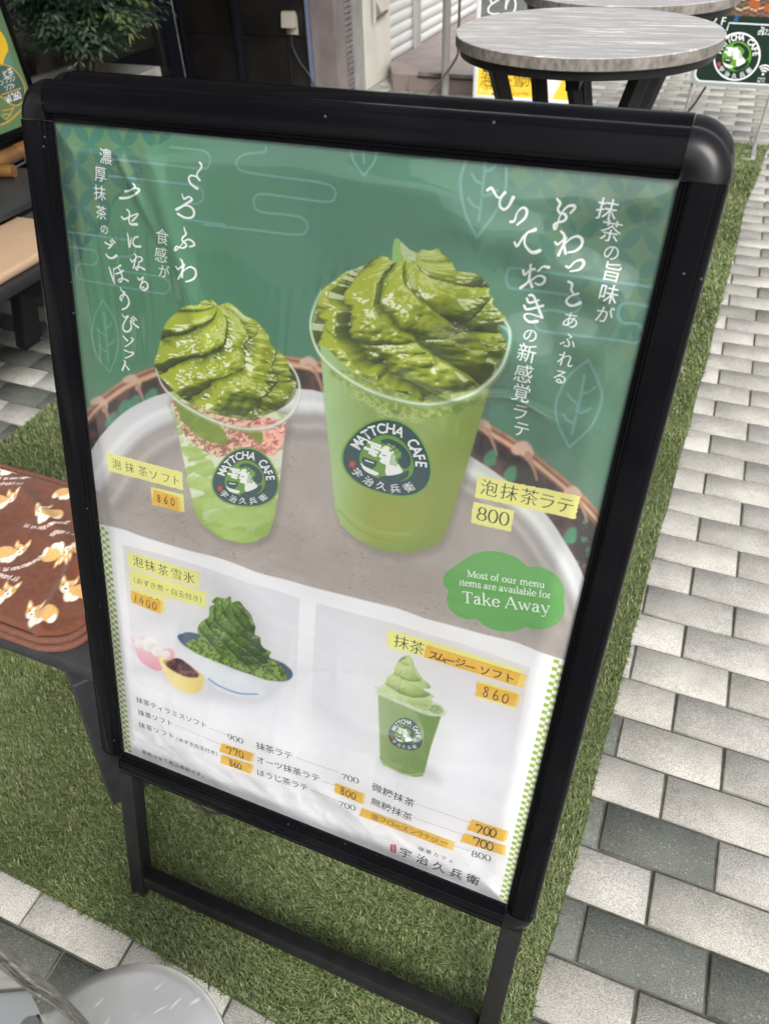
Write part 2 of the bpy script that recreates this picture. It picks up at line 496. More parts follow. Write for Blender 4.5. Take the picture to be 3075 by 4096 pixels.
fill(k4([(280, 950), (420, 1080), (560, 1200), (700, 1250), (860, 1270), (1050, 1250), (1200, 1170), (1300, 1060), (1100, 1000), (700, 1000)]), lambda X, Y: mixc((132, 156, 70), (176, 192, 120), sstep(0.5, 0.7, fbm(X / 16, Y / 16, 2, 3))), 8, 0.85, 4)
for _ in range(110):
    t = rng.random(); bx = 420 + 880 * t; by = 1090 + 170 * np.sin(np.pi * min(1, t * 1.15)) + rng.normal() * 16
    r_ = abs(rng.normal()) * 9 + 4
    line(k4([(bx - 1, by), (bx + 1, by)]), r_ * 1.2, (198, 208, 148), 3, 0.5, 0)
    line(k4([(bx - 1, by), (bx + 1, by)]), r_ * 0.6, (140, 152, 78), 3, 0.6, 0)
for e in ([(1080, 1200), (1150, 1150), (1180, 1180), (1110, 1240)], [(1190, 1140), (1270, 1080), (1260, 1150), (1200, 1180)], [(680, 1215), (740, 1220), (730, 1240), (690, 1235)]):
    fill(k4(e), (110, 136, 66), 4, 0.8, 5)
silR = k4([(145, 690), (160, 650), (190, 540), (225, 430), (300, 370), (385, 305), (440, 290), (520, 250), (600, 205), (650, 208), (685, 235), (690, 150), (700, 98), (722, 88), (745, 110), (800, 160), (850, 182), (880, 162), (940, 165), (985, 150), (1010, 190), (1075, 240), (1110, 300), (1240, 320), (1290, 370), (1322, 410), (1320, 450), (1350, 485), (1345, 520), (1420, 590), (1428, 635), (1395, 665), (1405, 720), (1440, 780), (1440, 840), (1405, 880), (1370, 905), (1370, 960), (1300, 1030), (1200, 1080), (1060, 1105), (950, 1125), (880, 1160), (840, 1130), (700, 1085), (600, 1060), (450, 990), (350, 900), (250, 800), (180, 790), (150, 740)])
PAL = [(28, 36, 18), (88, 104, 32), (168, 180, 54), (234, 240, 220)]
swirl(k4([(800, 730)])[0], 372, 235, 315, -8, 9, 0.60, dome, 1.9, 0.36, 0.15, PAL, silR, ns=1100, nth=2600, seed=1, sharp=0.8, shear=18, nz=0.022)
fill(k4([(685, 240), (692, 140), (706, 92), (728, 92), (742, 130), (745, 235)]), (142, 186, 112), 4, 0.9, 4)
fill(k4([(745, 115), (800, 165), (845, 190), (820, 240), (770, 235), (750, 200)]), (196, 212, 192), 5, 0.7, 4)
rimR = k4([(222, 430), (180, 520), (150, 640), (170, 760), (240, 880), (400, 1010), (600, 1110), (860, 1172), (1050, 1158), (1240, 1090), (1380, 960), (1440, 830), (1457, 700), (1420, 620)])
line(rimR + np.array([3, 10]), [5, 10, 14, 14, 14, 12, 8], (150, 178, 130), 5, 0.7)
line(rimR, [4, 7, 9, 10, 10, 12, 10, 6], (222, 234, 224), 3, 0.9)
line(rimR + np.array([-3, -9]), [2, 3, 4, 4, 4, 4, 2], (190, 205, 160), 3, 0.6)
line(k4([(1395, 660), (1440, 690), (1455, 760), (1435, 850)]), [5, 9, 8, 4], (170, 222, 214), 5, 0.8)
# --- left cup (soft ice with flakes)
k3 = crop(550, 1100, 0.5197)
cupL = k3([(240, 900), (300, 1150), (360, 1450), (440, 1820), (480, 1900), (530, 1950), (650, 2030), (800, 2066), (915, 2050), (1005, 2000), (1062, 1850), (1100, 1550), (1125, 1300), (1150, 1080), (700, 900)])
fill(cupL + np.array([12, 16]), (116, 108, 106), 20, 0.5, 3)
def softcup(X, Y):
    t = fbm(X / 60 + 4, Y / 24 + X / 90, 2, 4)
    c = mixc((218, 222, 208), (158, 184, 104), sstep(0.42, 0.56, t))
    c = mixc(c, (190, 204, 150), sstep(0.6, 0.7, fbm(X / 40, Y / 18 + 8, 6, 3)) * 0.7)
    c = mixc(c, (214, 220, 206), sstep(720, 640, X) * 0.6)
    c = mixc(c, (142, 170, 78), sstep(1950, 2120, Y) * 0.7)
    return c
fill(cupL, softcup, 3.5)
for b in ([(560, 1840), (700, 1790), (900, 1800), (1040, 1780), (1030, 1880), (900, 1930), (700, 1930), (580, 1900)], [(540, 1920), (700, 1960), (920, 2010), (900, 2050), (760, 2050), (620, 2000)], [(450, 1450), (560, 1420), (590, 1500), (480, 1530)], [(380, 1560), (560, 1560), (650, 1640), (600, 1680), (420, 1640)], [(440, 1730), (600, 1720), (740, 1760), (600, 1800), (470, 1790)], [(340, 1330), (470, 1330), (500, 1390), (380, 1400)]):
    fill(k3(b), lambda X, Y: mixc((150, 180, 88), (182, 202, 126), fbm(X / 60, Y / 30, 4)), 7, 0.85, 5)
def flakes(X, Y):
    t = fbm(X / 22, Y / 16 + X / 60, 5, 3)
    c = mixc((164, 116, 90), (228, 196, 170), sstep(0.30, 0.60, t))
    c = mixc(c, (238, 216, 204), sstep(0.60, 0.72, fbm(X / 13 + 9, Y / 9, 2, 2)) * 0.8)
    c = mixc(c, (122, 84, 64), sstep(0.64, 0.74, fbm(X / 10 + 40, Y / 7 + X / 30, 4, 2)) * 0.6)
    return c + (np.array([14., -12., -4.]) * sstep(850, 1080, X)[..., None])
fill(k3([(258, 960), (300, 1080), (370, 1240), (470, 1330), (600, 1400), (800, 1385), (1060, 1390), (1120, 1300), (1145, 1120), (700, 1050)]), flakes, 4)
for b in ([(300, 960), (330, 1090), (400, 1180), (500, 1260), (620, 1300), (690, 1290), (680, 1220), (600, 1130), (420, 1020)], [(690, 1190), (800, 1200), (880, 1240), (925, 1298), (960, 1290), (965, 1230), (930, 1195), (820, 1170)]):
    fill(k3(b), lambda X, Y: mixc((102, 132, 42), (138, 160, 56), fbm(X / 30, Y / 30, 1)), 4, 0.95, 5)
silL = k3([(128, 690), (150, 610), (180, 490), (220, 370), (300, 290), (375, 237), (460, 232), (500, 200), (580, 195), (625, 232), (690, 212), (745, 240), (800, 290), (835, 318), (900, 345), (960, 400), (1010, 460), (1022, 530), (1080, 580), (1160, 660), (1170, 740), (1220, 800), (1210, 920), (1130, 1010), (980, 1080), (880, 1115), (760, 1100), (620, 1075), (480, 1030), (330, 940), (240, 850), (150, 760)])
swirl(k3([(670, 760)])[0], 268, 170, 268, -28, 9, -0.60, dome, 1.4, 0.34, 0.09, PAL, silL, ns=1000, nth=2000, seed=4, sharp=0.7, shear=40, nz=0.018)
rimL = k3([(140, 720), (200, 860), (320, 975), (500, 1082), (700, 1160), (900, 1186), (1080, 1142), (1200, 1040), (1246, 900), (1228, 780), (1165, 675)])
line(rimL + np.array([2, 8]), [5, 9, 12, 12, 10, 6], (170, 178, 160), 5, 0.6)
line(rimL, [4, 7, 8, 9, 11, 9, 5], (224, 230, 226), 3, 0.9)
line(rimL + np.array([-3, -8]), [2, 4, 4, 4, 5, 2], (196, 204, 190), 3, 0.6)
# --- white lower half with wavy upper edge
k5 = crop(350, 2000, 0.5719); k6 = crop(1200, 2350, 0.6623); k7 = crop(450, 2700, 0.6321); k8 = crop(1400, 3050, 0.4816)
edge = np.vstack([k5([(40, 160), (90, 170), (250, 205), (400, 260), (700, 350), (900, 400), (1060, 455), (1200, 510), (1400, 560), (1500, 590)]), k6([(100, 5), (260, 45), (440, 90), (600, 130), (750, 185), (900, 225), (1100, 280), (1300, 330), (1450, 390), (1600, 440), (1680, 465)])])
def paper(X, Y):
    t = fbm(X / 160, Y / 120, 6)
    return mixc((234, 234, 239), (225, 225, 230), t)
fill(np.vstack([catmull(edge, 4), [(2300, 3900), (300, 3900)]]), paper, 3)
# photo panels
pl = k5([(248, 312), (500, 375), (800, 465), (1030, 545), (1150, 590), (1300, 625), (1485, 690)])
panL = np.vstack([pl, [(1177, 2962), (538, 2732)]])
def panel(X, Y):
    c = mixc((212, 212, 218), (228, 228, 234), sstep(2300, 2900, Y - 0.25 * (X - 900)))
    return c + (5 * (fbm(X / 120, Y / 120, 3) - 0.5))[..., None]
fill(panL, panel, 3)
pr = k6([(97, 92), (360, 165), (560, 215), (760, 280), (1000, 345), (1200, 415), (1390, 485)])
panR = np.vstack([pr, [(2000, 3264), (1700, 3160), (1236, 2982)]])
fill(panR, panel, 3)
# small bowls
fill(k5([(345, 1180), (520, 1240), (720, 1380), (900, 1400), (1200, 1420), (1300, 1300), (900, 1200)]), (188, 190, 200), 30, 0.5, 5)
fill(k5([(312, 955), (335, 985), (370, 965), (405, 952), (400, 985), (500, 1040), (590, 1040), (608, 1080), (590, 1130), (520, 1190), (470, 1190), (400, 1150), (350, 1090)]), lambda X, Y: mixc((232, 196, 204), (214, 158, 172), sstep(2560, 2680, Y)), 5, 1, 5)
for c_, r_ in (((440, 1010), 60), ((365, 1005), 36), ((490, 1060), 40), ((545, 1080), 34)):
    fill(k5([(c_[0] + r_ * math.cos(a), c_[1] + 0.85 * r_ * math.sin(a)) for a in np.linspace(0, 6.28, 14)[:-1]]), (232, 231, 230), 6, 1)
    fill(k5([(c_[0] + 0.2 * r_ + 0.6 * r_ * math.cos(a), c_[1] + 0.3 * r_ + 0.5 * r_ * math.sin(a)) for a in np.linspace(0, 6.28, 14)[:-1]]), (214, 210, 212), 12, 0.6)
fill(k5([(500, 1100), (560, 1110), (700, 1160), (790, 1210), (815, 1240), (800, 1320), (760, 1350), (700, 1350), (600, 1300), (540, 1210)]), lambda X, Y: mixc((236, 222, 158), (214, 192, 112), sstep(700, 815, X) * 0.8), 4, 1, 5)
fill(k5([(530, 1125), (620, 1125), (720, 1170), (780, 1215), (760, 1245), (680, 1235), (590, 1190)]), (176, 150, 104), 5, 1, 5)
fill(k5([(548, 1150), (600, 1112), (650, 1112), (720, 1160), (775, 1215), (760, 1240), (680, 1230), (600, 1190)]), lambda X, Y: mixc((58, 22, 30), (128, 64, 72), sstep(0.5, 0.7, fbm(X / 12, Y / 12, 2, 2))), 4, 1, 5)
# shaved-ice bowl
fill(k5([(632, 950), (680, 935), (780, 940), (900, 1000), (1300, 1120), (1400, 1170), (1440, 1220), (1420, 1265), (1330, 1330), (1200, 1375), (1050, 1370), (900, 1290), (760, 1160), (650, 1020)]), lambda X, Y: mixc((226, 228, 234), (206, 210, 220), fbm(X / 60, Y / 60, 2)), 4, 1, 5)
fill(k5([(632, 960), (660, 936), (780, 938), (1290, 1110), (1400, 1165), (1435, 1220), (1400, 1262), (1300, 1262), (1050, 1190), (800, 1080), (680, 1020)]), (66, 90, 116), 4, 1, 5)
fill(k5([(850, 1245), (900, 1290), (1060, 1350), (1190, 1350), (1195, 1385), (1050, 1375), (900, 1320)]), (216, 218, 226), 5, 1, 4)
line(k5([(850, 1252), (920, 1300), (1060, 1352), (1190, 1358)]), 6, (110, 150, 196), 3, 0.9)
def ice(X, Y):
    t = fbm(X / 9, Y / 9, 1, 3)
    return mixc((64, 94, 26), (140, 168, 72), sstep(0.3, 0.7, t))
fill(k5([(690, 1010), (720, 985), (790, 960), (900, 960), (1250, 1100), (1340, 1150), (1395, 1240), (1370, 1262), (1250, 1258), (1100, 1200), (900, 1130), (740, 1060)]), ice, 5, 1, 5)
PAL2 = [(22, 40, 14), (66, 98, 34), (112, 146, 58), (186, 206, 164)]
sil3 = k5([(775, 890), (800, 850), (850, 815), (855, 750), (890, 730), (870, 710), (905, 680), (960, 690), (1000, 675), (1010, 715), (1060, 708), (1100, 755), (1140, 800), (1160, 850), (1175, 890), (1170, 940), (1205, 960), (1215, 1010), (1240, 1040), (1285, 1065), (1270, 1090), (1280, 1150), (1200, 1165), (1080, 1150), (960, 1100), (880, 1050), (810, 980), (775, 930)])
swirl(k5([(1000, 1040)])[0], 140, 74, 205, -2, 8, 1.1, lambda s: ((1 - s) ** 0.6 * 0.95 + 0.08, s), 3.5, 0.24, 0.07, PAL2, sil3, seed=2, sharp=0.8, gloss=0.7, shear=60, ns=700, nth=1100, nz=0.04)
# small soft-serve cup
fill(k6([(480, 1040), (560, 1110), (700, 1150), (850, 1180), (760, 1080)]), (190, 190, 198), 26, 0.6, 4)
def cup3(X, Y):
    x = (X - 1515) / 250
    c = mixc((138, 162, 104), (112, 140, 76), sstep(0.1, 0.9, x))
    return mixc(c, (156, 178, 126), sstep(0.25, 0.0, x) * 0.6)
fill(k6([(470, 645), (478, 850), (482, 1030), (500, 1070), (600, 1120), (690, 1145), (740, 1140), (755, 1100), (790, 960), (850, 780), (700, 700)]), cup3, 3, 1)
line(k6([(484, 1025), (560, 1085), (660, 1120), (752, 1112)]), 5, (106, 140, 62), 3, 0.6)
line(k6([(486, 1036), (560, 1096), (660, 1130), (750, 1122)]), 4, (176, 200, 136), 3, 0.6)
fill(k6([(458, 618), (480, 600), (800, 690), (870, 730), (880, 762), (850, 778), (760, 770), (640, 720), (520, 670), (465, 640)]), lambda X, Y: mixc((214, 220, 208), (176, 192, 158), fbm(X / 20, Y / 20, 3)), 3, 0.9, 5)
fill(k6([(770, 720), (830, 710), (865, 745), (840, 765), (790, 752)]), lambda X, Y: mixc((106, 126, 66), (180, 196, 150), fbm(X / 8, Y / 8, 2)), 3, 0.9, 4)
sil4 = k6([(472, 620), (490, 595), (520, 570), (525, 545), (565, 515), (568, 490), (590, 450), (620, 420), (650, 413), (675, 430), (690, 470), (730, 540), (785, 590), (780, 610), (745, 615), (810, 658), (790, 670), (800, 700), (770, 740), (700, 720), (600, 680), (500, 640)])
swirl(k6([(648, 655)])[0], 112, 42, 150, 10, 5, 0.45, cone, 3.2, 0.05, 0.20, [(92, 112, 62), (144, 166, 102), (184, 200, 142), (210, 220, 180)], sil4, seed=6, sharp=0.3, gloss=0.25, shear=46, ns=600, nth=1000, nz=0.012)
line(k6([(650, 420), (668, 450), (660, 495)]), [16, 14, 10], (190, 206, 146), 5, 0.8)
line(rimR[:2], 2, (200, 200, 200), 2, 0.0)
CAN = np.clip(CAN, 0, 255)
# ------------------------------------------------------------------ flat lettering and artwork (thin ink layers on a sheet)
LAY = 4e-5
_gc = {}
_tc = bpy.data.curves.new('glyph', 'FONT')
_to = bpy.data.objects.new('glyph', _tc)
COL.objects.link(_to)
def glyph(ch, thin=0.016, bold=0.0):
    """outline of one character as a filled mesh, horizontals thinned like a brush or Mincho face"""
    key = (ch, thin, bold)
    if key in _gc: return _gc[key]
    _tc.body = ch; _tc.offset = bold; _tc.resolution_u = 5
    dg = bpy.context.evaluated_depsgraph_get(); dg.update()
    ev = _to.evaluated_get(dg)
    me = ev.to_mesh()
    V = np.array([v.co[:2] for v in me.vertices]).reshape(-1, 2)
    T = np.array([p.vertices[:3] for p in me.polygons], int).reshape(-1, 3)
    ev.to_mesh_clear()
    if len(T) and thin:
        a, b, c = V[T[:, 0]], V[T[:, 1]], V[T[:, 2]]
        ar = (b[:, 0] - a[:, 0]) * (c[:, 1] - a[:, 1]) - (b[:, 1] - a[:, 1]) * (c[:, 0] - a[:, 0])
        T[ar < 0] = T[ar < 0][:, ::-1]
        # weld by position so that the outline has true boundary edges
        key2 = np.round(V * 2e4).astype(int)
        _, inv = np.unique(key2, axis=0, return_inverse=True); inv = inv.ravel()
        E_ = np.vstack([T[:, [0, 1]], T[:, [1, 2]], T[:, [2, 0]]]); W = inv[E_]
        seen = set(map(tuple, W))
        N = np.zeros((inv.max() + 1, 2))
        for (p, q), (i, j) in zip(W, E_):
            if (q, p) not in seen:
                d = V[j] - V[i]; L = np.hypot(*d)
                if L > 1e-9:
                    nn = np.array([d[1], -d[0]]) / L
                    N[p] += nn * L; N[q] += nn * L
        L = np.hypot(N[:, 0], N[:, 1]); N[L > 0] /= L[L > 0][:, None]
        V = V - np.stack([N[inv][:, 0] * thin * 0.12, N[inv][:, 1] * thin], 1)
    _gc[key] = (V, T)
    return _gc[key]
class Vec:
    def __init__(s): s.V, s.T, s.M, s.n, s.k = [], [], [], 0, 0
    def add(s, uv, tris, mat, layer):
        s.k += 1
        z = (layer + 0.25 * (s.k % 4)) * LAY
        uv = np.asarray(uv, float)
        s.V.append(np.column_stack([uv[:, :2], np.full(len(uv), z)]))
        s.T.append(np.asarray(tris, int) + s.n); s.M.append(np.full(len(tris), mat)); s.n += len(uv)
    def poly(s, uv, mat, layer, smooth=0):
        P = catmull(uv, smooth, True) if smooth else np.asarray(uv, float)
        t = tessellate_polygon([[Vector((p[0], p[1], 0)) for p in P]])
        if len(t): s.add(P, t, mat, layer)
    def stroke(s, uv, wd, mat, layer, smooth=7, cap=True, closed=False):
        P = catmull(uv, smooth, closed) if smooth else np.asarray(uv, float)
        if closed: P = np.vstack([P, P[0]])
        ws = np.interp(np.linspace(0, 1, len(P)), np.linspace(0, 1, len(np.atleast_1d(wd))), np.atleast_1d(wd)) / 2
        t = np.gradient(P, axis=0)
        if closed: t[0] = t[-1] = P[1] - P[-2]
        t /= np.hypot(t[:, 0], t[:, 1])[:, None] + 1e-12
        if cap and not closed:
            a = np.array([1.0, .92, .7, .38, .05])
            P = np.vstack([P[0] - t[0] * ws[0] * a[:, None], P, P[-1] + t[-1] * ws[-1] * a[::-1][:, None]])
            e = np.sqrt(1 - a ** 2) + 0.02
            ws = np.concatenate([ws[0] * e, ws, ws[-1] * e[::-1]])
            t = np.vstack([np.repeat(t[:1], 5, 0), t, np.repeat(t[-1:], 5, 0)])
        nrm = np.column_stack([-t[:, 1], t[:, 0]])
        A, B = P + nrm * ws[:, None], P - nrm * ws[:, None]
        n = len(P); i = np.arange(n - 1)
        T = np.vstack([np.column_stack([i, i + n, i + 1]), np.column_stack([i + 1, i + n, i + n + 1])])
        s.add(np.vstack([A, B]), T, mat, layer)
    def text1(s, ch, c, size, mat, layer, rot=0.0, thin=0.016, bold=0.0, sx=1.0):
        """one character centred on c (metres on the sheet)"""
        V, T = glyph(ch, thin, bold)
        if not len(T): return
        if ord(ch) > 0x2000: ctr = np.array([0.5, 0.38])
        else: ctr = (V.min(0) + V.max(0)) / 2
        Q = (V - ctr) * size * np.array([sx, 1])
        cr, sr = math.cos(rot), math.sin(rot)
        Q = np.column_stack([Q[:, 0] * cr - Q[:, 1] * sr, Q[:, 0] * sr + Q[:, 1] * cr]) + np.asarray(c)
        s.add(Q, T, mat, layer)
    def arrays(s): return np.vstack(s.V), np.vstack(s.T), np.concatenate(s.M)
# own stroke letters: (points, width or None for broad-nib contrast)
def _el(cx, cy, rx, ry, a0=90, a1=450, n=17):
    return [(cx + rx * math.cos(math.radians(a)), cy + ry * math.sin(math.radians(a))) for a in np.linspace(a0, a1, n)]
SF = 0.032
ROM = {
 'M': (.86, [([(.13, 0), (.14, .66)], .04), ([(.13, .66), (.43, .03)], .095), ([(.43, .03), (.73, .66)], .04), ([(.74, .66), (.74, 0)], .085), ([(.04, 0), (.24, 0)], SF), ([(.64, 0), (.84, 0)], SF), ([(.04, .66), (.14, .66)], SF), ([(.73, .66), (.84, .66)], SF)]),
 'T': (.64, [([(.32, 0), (.32, .65)], .085), ([(.06, .65), (.58, .65)], .045), ([(.06, .66), (.045, .52)], .035), ([(.58, .66), (.6, .52)], .035), ([(.2, 0), (.44, 0)], SF)]),
 'A': (.70, [([(.06, 0), (.33, .68)], .042), ([(.33, .68), (.62, 0)], .095), ([(.17, .24), (.5, .24)], .035), ([(0, 0), (.16, 0)], SF), ([(.5, 0), (.72, 0)], SF)]),
 'k': (.54, [([(.12, 0), (.12, .72)], .075), ([(.12, .2), (.42, .44)], .035), ([(.24, .28), (.46, 0)], .08), ([(.02, 0), (.22, 0)], SF), ([(.36, 0), (.55, 0)], SF), ([(.32, .44), (.5, .44)], SF), ([(.03, .71), (.12, .71)], SF)]),
 'w': (.72, [([(.08, .44), (.24, .02)], .08), ([(.24, .02), (.37, .42)], .035), ([(.35, .44), (.5, .02)], .08), ([(.5, .02), (.64, .44)], .035), ([(0, .44), (.18, .44)], SF), ([(.56, .44), (.72, .44)], SF)]),
 'y': (.52, [([(.08, .44), (.27, .02)], .08), ([(.44, .44), (.22, -.16), (.1, -.2)], .036), ([(.1, -.19), (.06, -.18)], .07), ([(0, .44), (.18, .44)], SF), ([(.35, .44), (.52, .44)], SF)]),
 'a': (.46, [([(.09, .36), (.16, .44), (.27, .44), (.32, .34), (.32, .06), (.36, .01), (.45, .03)], None), ([(.32, .28), (.16, .24), (.07, .12), (.12, .01), (.22, .02), (.32, .1)], None)]),
 'e': (.44, [([(.08, .25), (.39, .26), (.36, .38), (.24, .45), (.1, .36), (.06, .2), (.14, .04), (.27, 0), (.4, .1)], None)]),
 'o': (.5, [(_el(.25, .22, .185, .22), None)]),
 's': (.37, [([(.31, .33), (.28, .42), (.18, .45), (.08, .38), (.1, .27), (.24, .2), (.31, .1), (.24, .01), (.13, .0), (.05, .12)], None)]),
 't': (.32, [([(.14, .58), (.14, .08), (.2, 0), (.3, .04)], .07), ([(.03, .43), (.28, .43)], .035)]),
 'f': (.32, [([(.14, 0), (.14, .55), (.2, .69), (.31, .67)], .068), ([(.03, .43), (.28, .43)], .035), ([(.04, 0), (.25, 0)], SF)]),
 'u': (.53, [([(.1, .44), (.1, .12), (.18, .01), (.28, .03), (.38, .1)], .068), ([(.38, .44), (.38, .02)], .075), ([(.02, .44), (.1, .44)], SF), ([(.3, .44), (.38, .44)], SF), ([(.38, .01), (.5, .01)], SF)]),
 'r': (.38, [([(.13, 0), (.13, .44)], .075), ([(.14, .3), (.22, .42), (.33, .42)], .05), ([(.03, 0), (.24, 0)], SF), ([(.03, .43), (.13, .43)], SF)]),
 'm': (.82, [([(.13, 0), (.13, .44)], .075), ([(.14, .32), (.24, .44), (.36, .42), (.4, .3), (.4, 0)], .065), ([(.41, .32), (.51, .44), (.63, .42), (.67, .3), (.67, 0)], .065), ([(.03, 0), (.23, 0)], SF), ([(.31, 0), (.49, 0)], SF), ([(.58, 0), (.77, 0)], SF), ([(.03, .43), (.13, .43)], SF)]),
 'n': (.55, [([(.13, 0), (.13, .44)], .075), ([(.14, .32), (.24, .44), (.36, .42), (.4, .3), (.4, 0)], .068), ([(.03, 0), (.23, 0)], SF), ([(.31, 0), (.5, 0)], SF), ([(.03, .43), (.13, .43)], SF)]),
 'i': (.27, [([(.13, 0), (.13, .44)], .075), ([(.125, .62), (.135, .63)], .09), ([(.03, 0), (.24, 0)], SF), ([(.03, .43), (.13, .43)], SF)]),
 'l': (.27, [([(.13, 0), (.13, .72)], .075), ([(.03, 0), (.24, 0)], SF), ([(.03, .71), (.13, .71)], SF)]),
 'v': (.5, [([(.08, .44), (.26, .02)], .08), ([(.26, .02), (.43, .44)], .035), ([(0, .44), (.18, .44)], SF), ([(.34, .44), (.5, .44)], SF)]),
 'b': (.5, [([(.1, .72), (.1, .02)], .072), (_el(.26, .22, .175, .21), None), ([(.01, .71), (.1, .71)], SF)]),
 ' ': (.25, []),
 '0': (.5, [(_el(.25, .32, .19, .33), None)]),
 '7': (.5, [([(.05, .62), (.46, .62)], .06), ([(.46, .62), (.3, .32), (.2, 0)], .062), ([(.05, .64), (.04, .5)], .03)]),
 '8': (.5, [(_el(.25, .48, .15, .165), None), (_el(.25, .16, .19, .17), None)]),
 '9': (.5, [(_el(.25, .44, .18, .2), None), ([(.43, .44), (.4, .2), (.28, .04), (.1, 0)], None)]),
}
HAND = {'0': [_el(.25, .3, .2, .3, 100, 470)], '1': [[(.28, .62), (.24, 0)]], '4': [[(.3, .62), (.06, .22), (.46, .24)], [(.36, .42), (.3, 0)]],
        '6': [[(.3, .66), (.12, .36), (.1, .12), (.24, 0), (.4, .1), (.38, .28), (.24, .34), (.12, .22)]],
        '7': [[(.06, .62), (.04, .46)], [(.06, .6), (.42, .58), (.34, .3), (.2, 0)]],
        '8': [[(.4, .56), (.26, .66), (.12, .54), (.22, .4), (.38, .22), (.3, .02), (.14, .04), (.1, .2), (.26, .38), (.42, .5)]]}
def board_text(vec, s_, p0, p1, hpx, mat, layer, ink=1.0):
    """own serif letters along the baseline p0 -> p1 (photo pixels on the board), cap size hpx (metres)"""
    A, B = on_board([p0, p1])
    Lt = sum(ROM[c][0] for c in s_)
    L = np.hypot(*(B - A)); sx = L / (Lt * hpx)
    ex = (B - A) / L; ey = np.array([-ex[1], ex[0]])
    x = 0
    for c in s_:
        adv, st = ROM[c]
        for pts, wd in st:
            P = np.asarray(pts, float)
            Q = A + ((x + P[:, :1]) * sx * hpx) * ex + P[:, 1:] * hpx * ey
            if wd is None:
                C = catmull(Q, 5) if len(Q) > 2 else Q
                t = np.gradient(C, axis=0); t /= np.hypot(t[:, 0], t[:, 1])[:, None] + 1e-12
                wv = (0.03 + 0.055 * np.abs(t @ ey)) * hpx * ink
                vec.stroke(C, wv, mat, layer, 0, cap=False)
            else:
                vec.stroke(Q, wd * hpx * ink, mat, layer, 4 if len(Q) > 2 else 0, cap=False)
        x += adv
def chars(vec, s_, pts, size, mat, layer, rot=0.0, thin=0.016, bold=0.0, jit=0.0):
    """one printed character at each photo pixel"""
    Q = on_board(pts)
    for i, ch in enumerate(s_):
        sz = size[i] if isinstance(size, (list, tuple)) else size
        vec.text1(ch, Q[i], sz, mat, layer, rot + jit * (random.random() - .5), thin, bold)
def along(vec, s_, p0, p1, size, mat, layer, thin=0.016, bold=0.0, sx=1.0):
    """characters evenly spaced between the centres p0 and p1"""
    A, B = on_board([p0, p1])
    r = math.atan2(B[1] - A[1], B[0] - A[0])
    for i, ch in enumerate(s_):
        vec.text1(ch, A + (B - A) * (i / max(1, len(s_) - 1)), size, mat, layer, r, thin, bold, sx)
def dots(vec, p0, p1, n, mat, layer):
    A, B = on_board([p0, p1])
    for i in range(n):
        c = A + (B - A) * i / (n - 1)
        vec.poly([c + 0.0007 * np.array([math.cos(a), math.sin(a)]) for a in np.linspace(0, 6.28, 7)[:-1]], mat, layer)
def hand(vec, s_, pts, h, wd, mat, layer, rot=0.0):
    Q = on_board(pts)
    for ch, c in zip(s_, Q):
        sl = random.uniform(-.12, .05) + rot
        for st in HAND[ch]:
            P = (np.asarray(st) - [.25, .32]) * h / 0.64
            P = P @ np.array([[math.cos(sl), math.sin(sl)], [-math.sin(sl), math.cos(sl)]]) + c
            vec.stroke(P, [wd, wd * 1.15, wd * .8], mat, layer, 6)
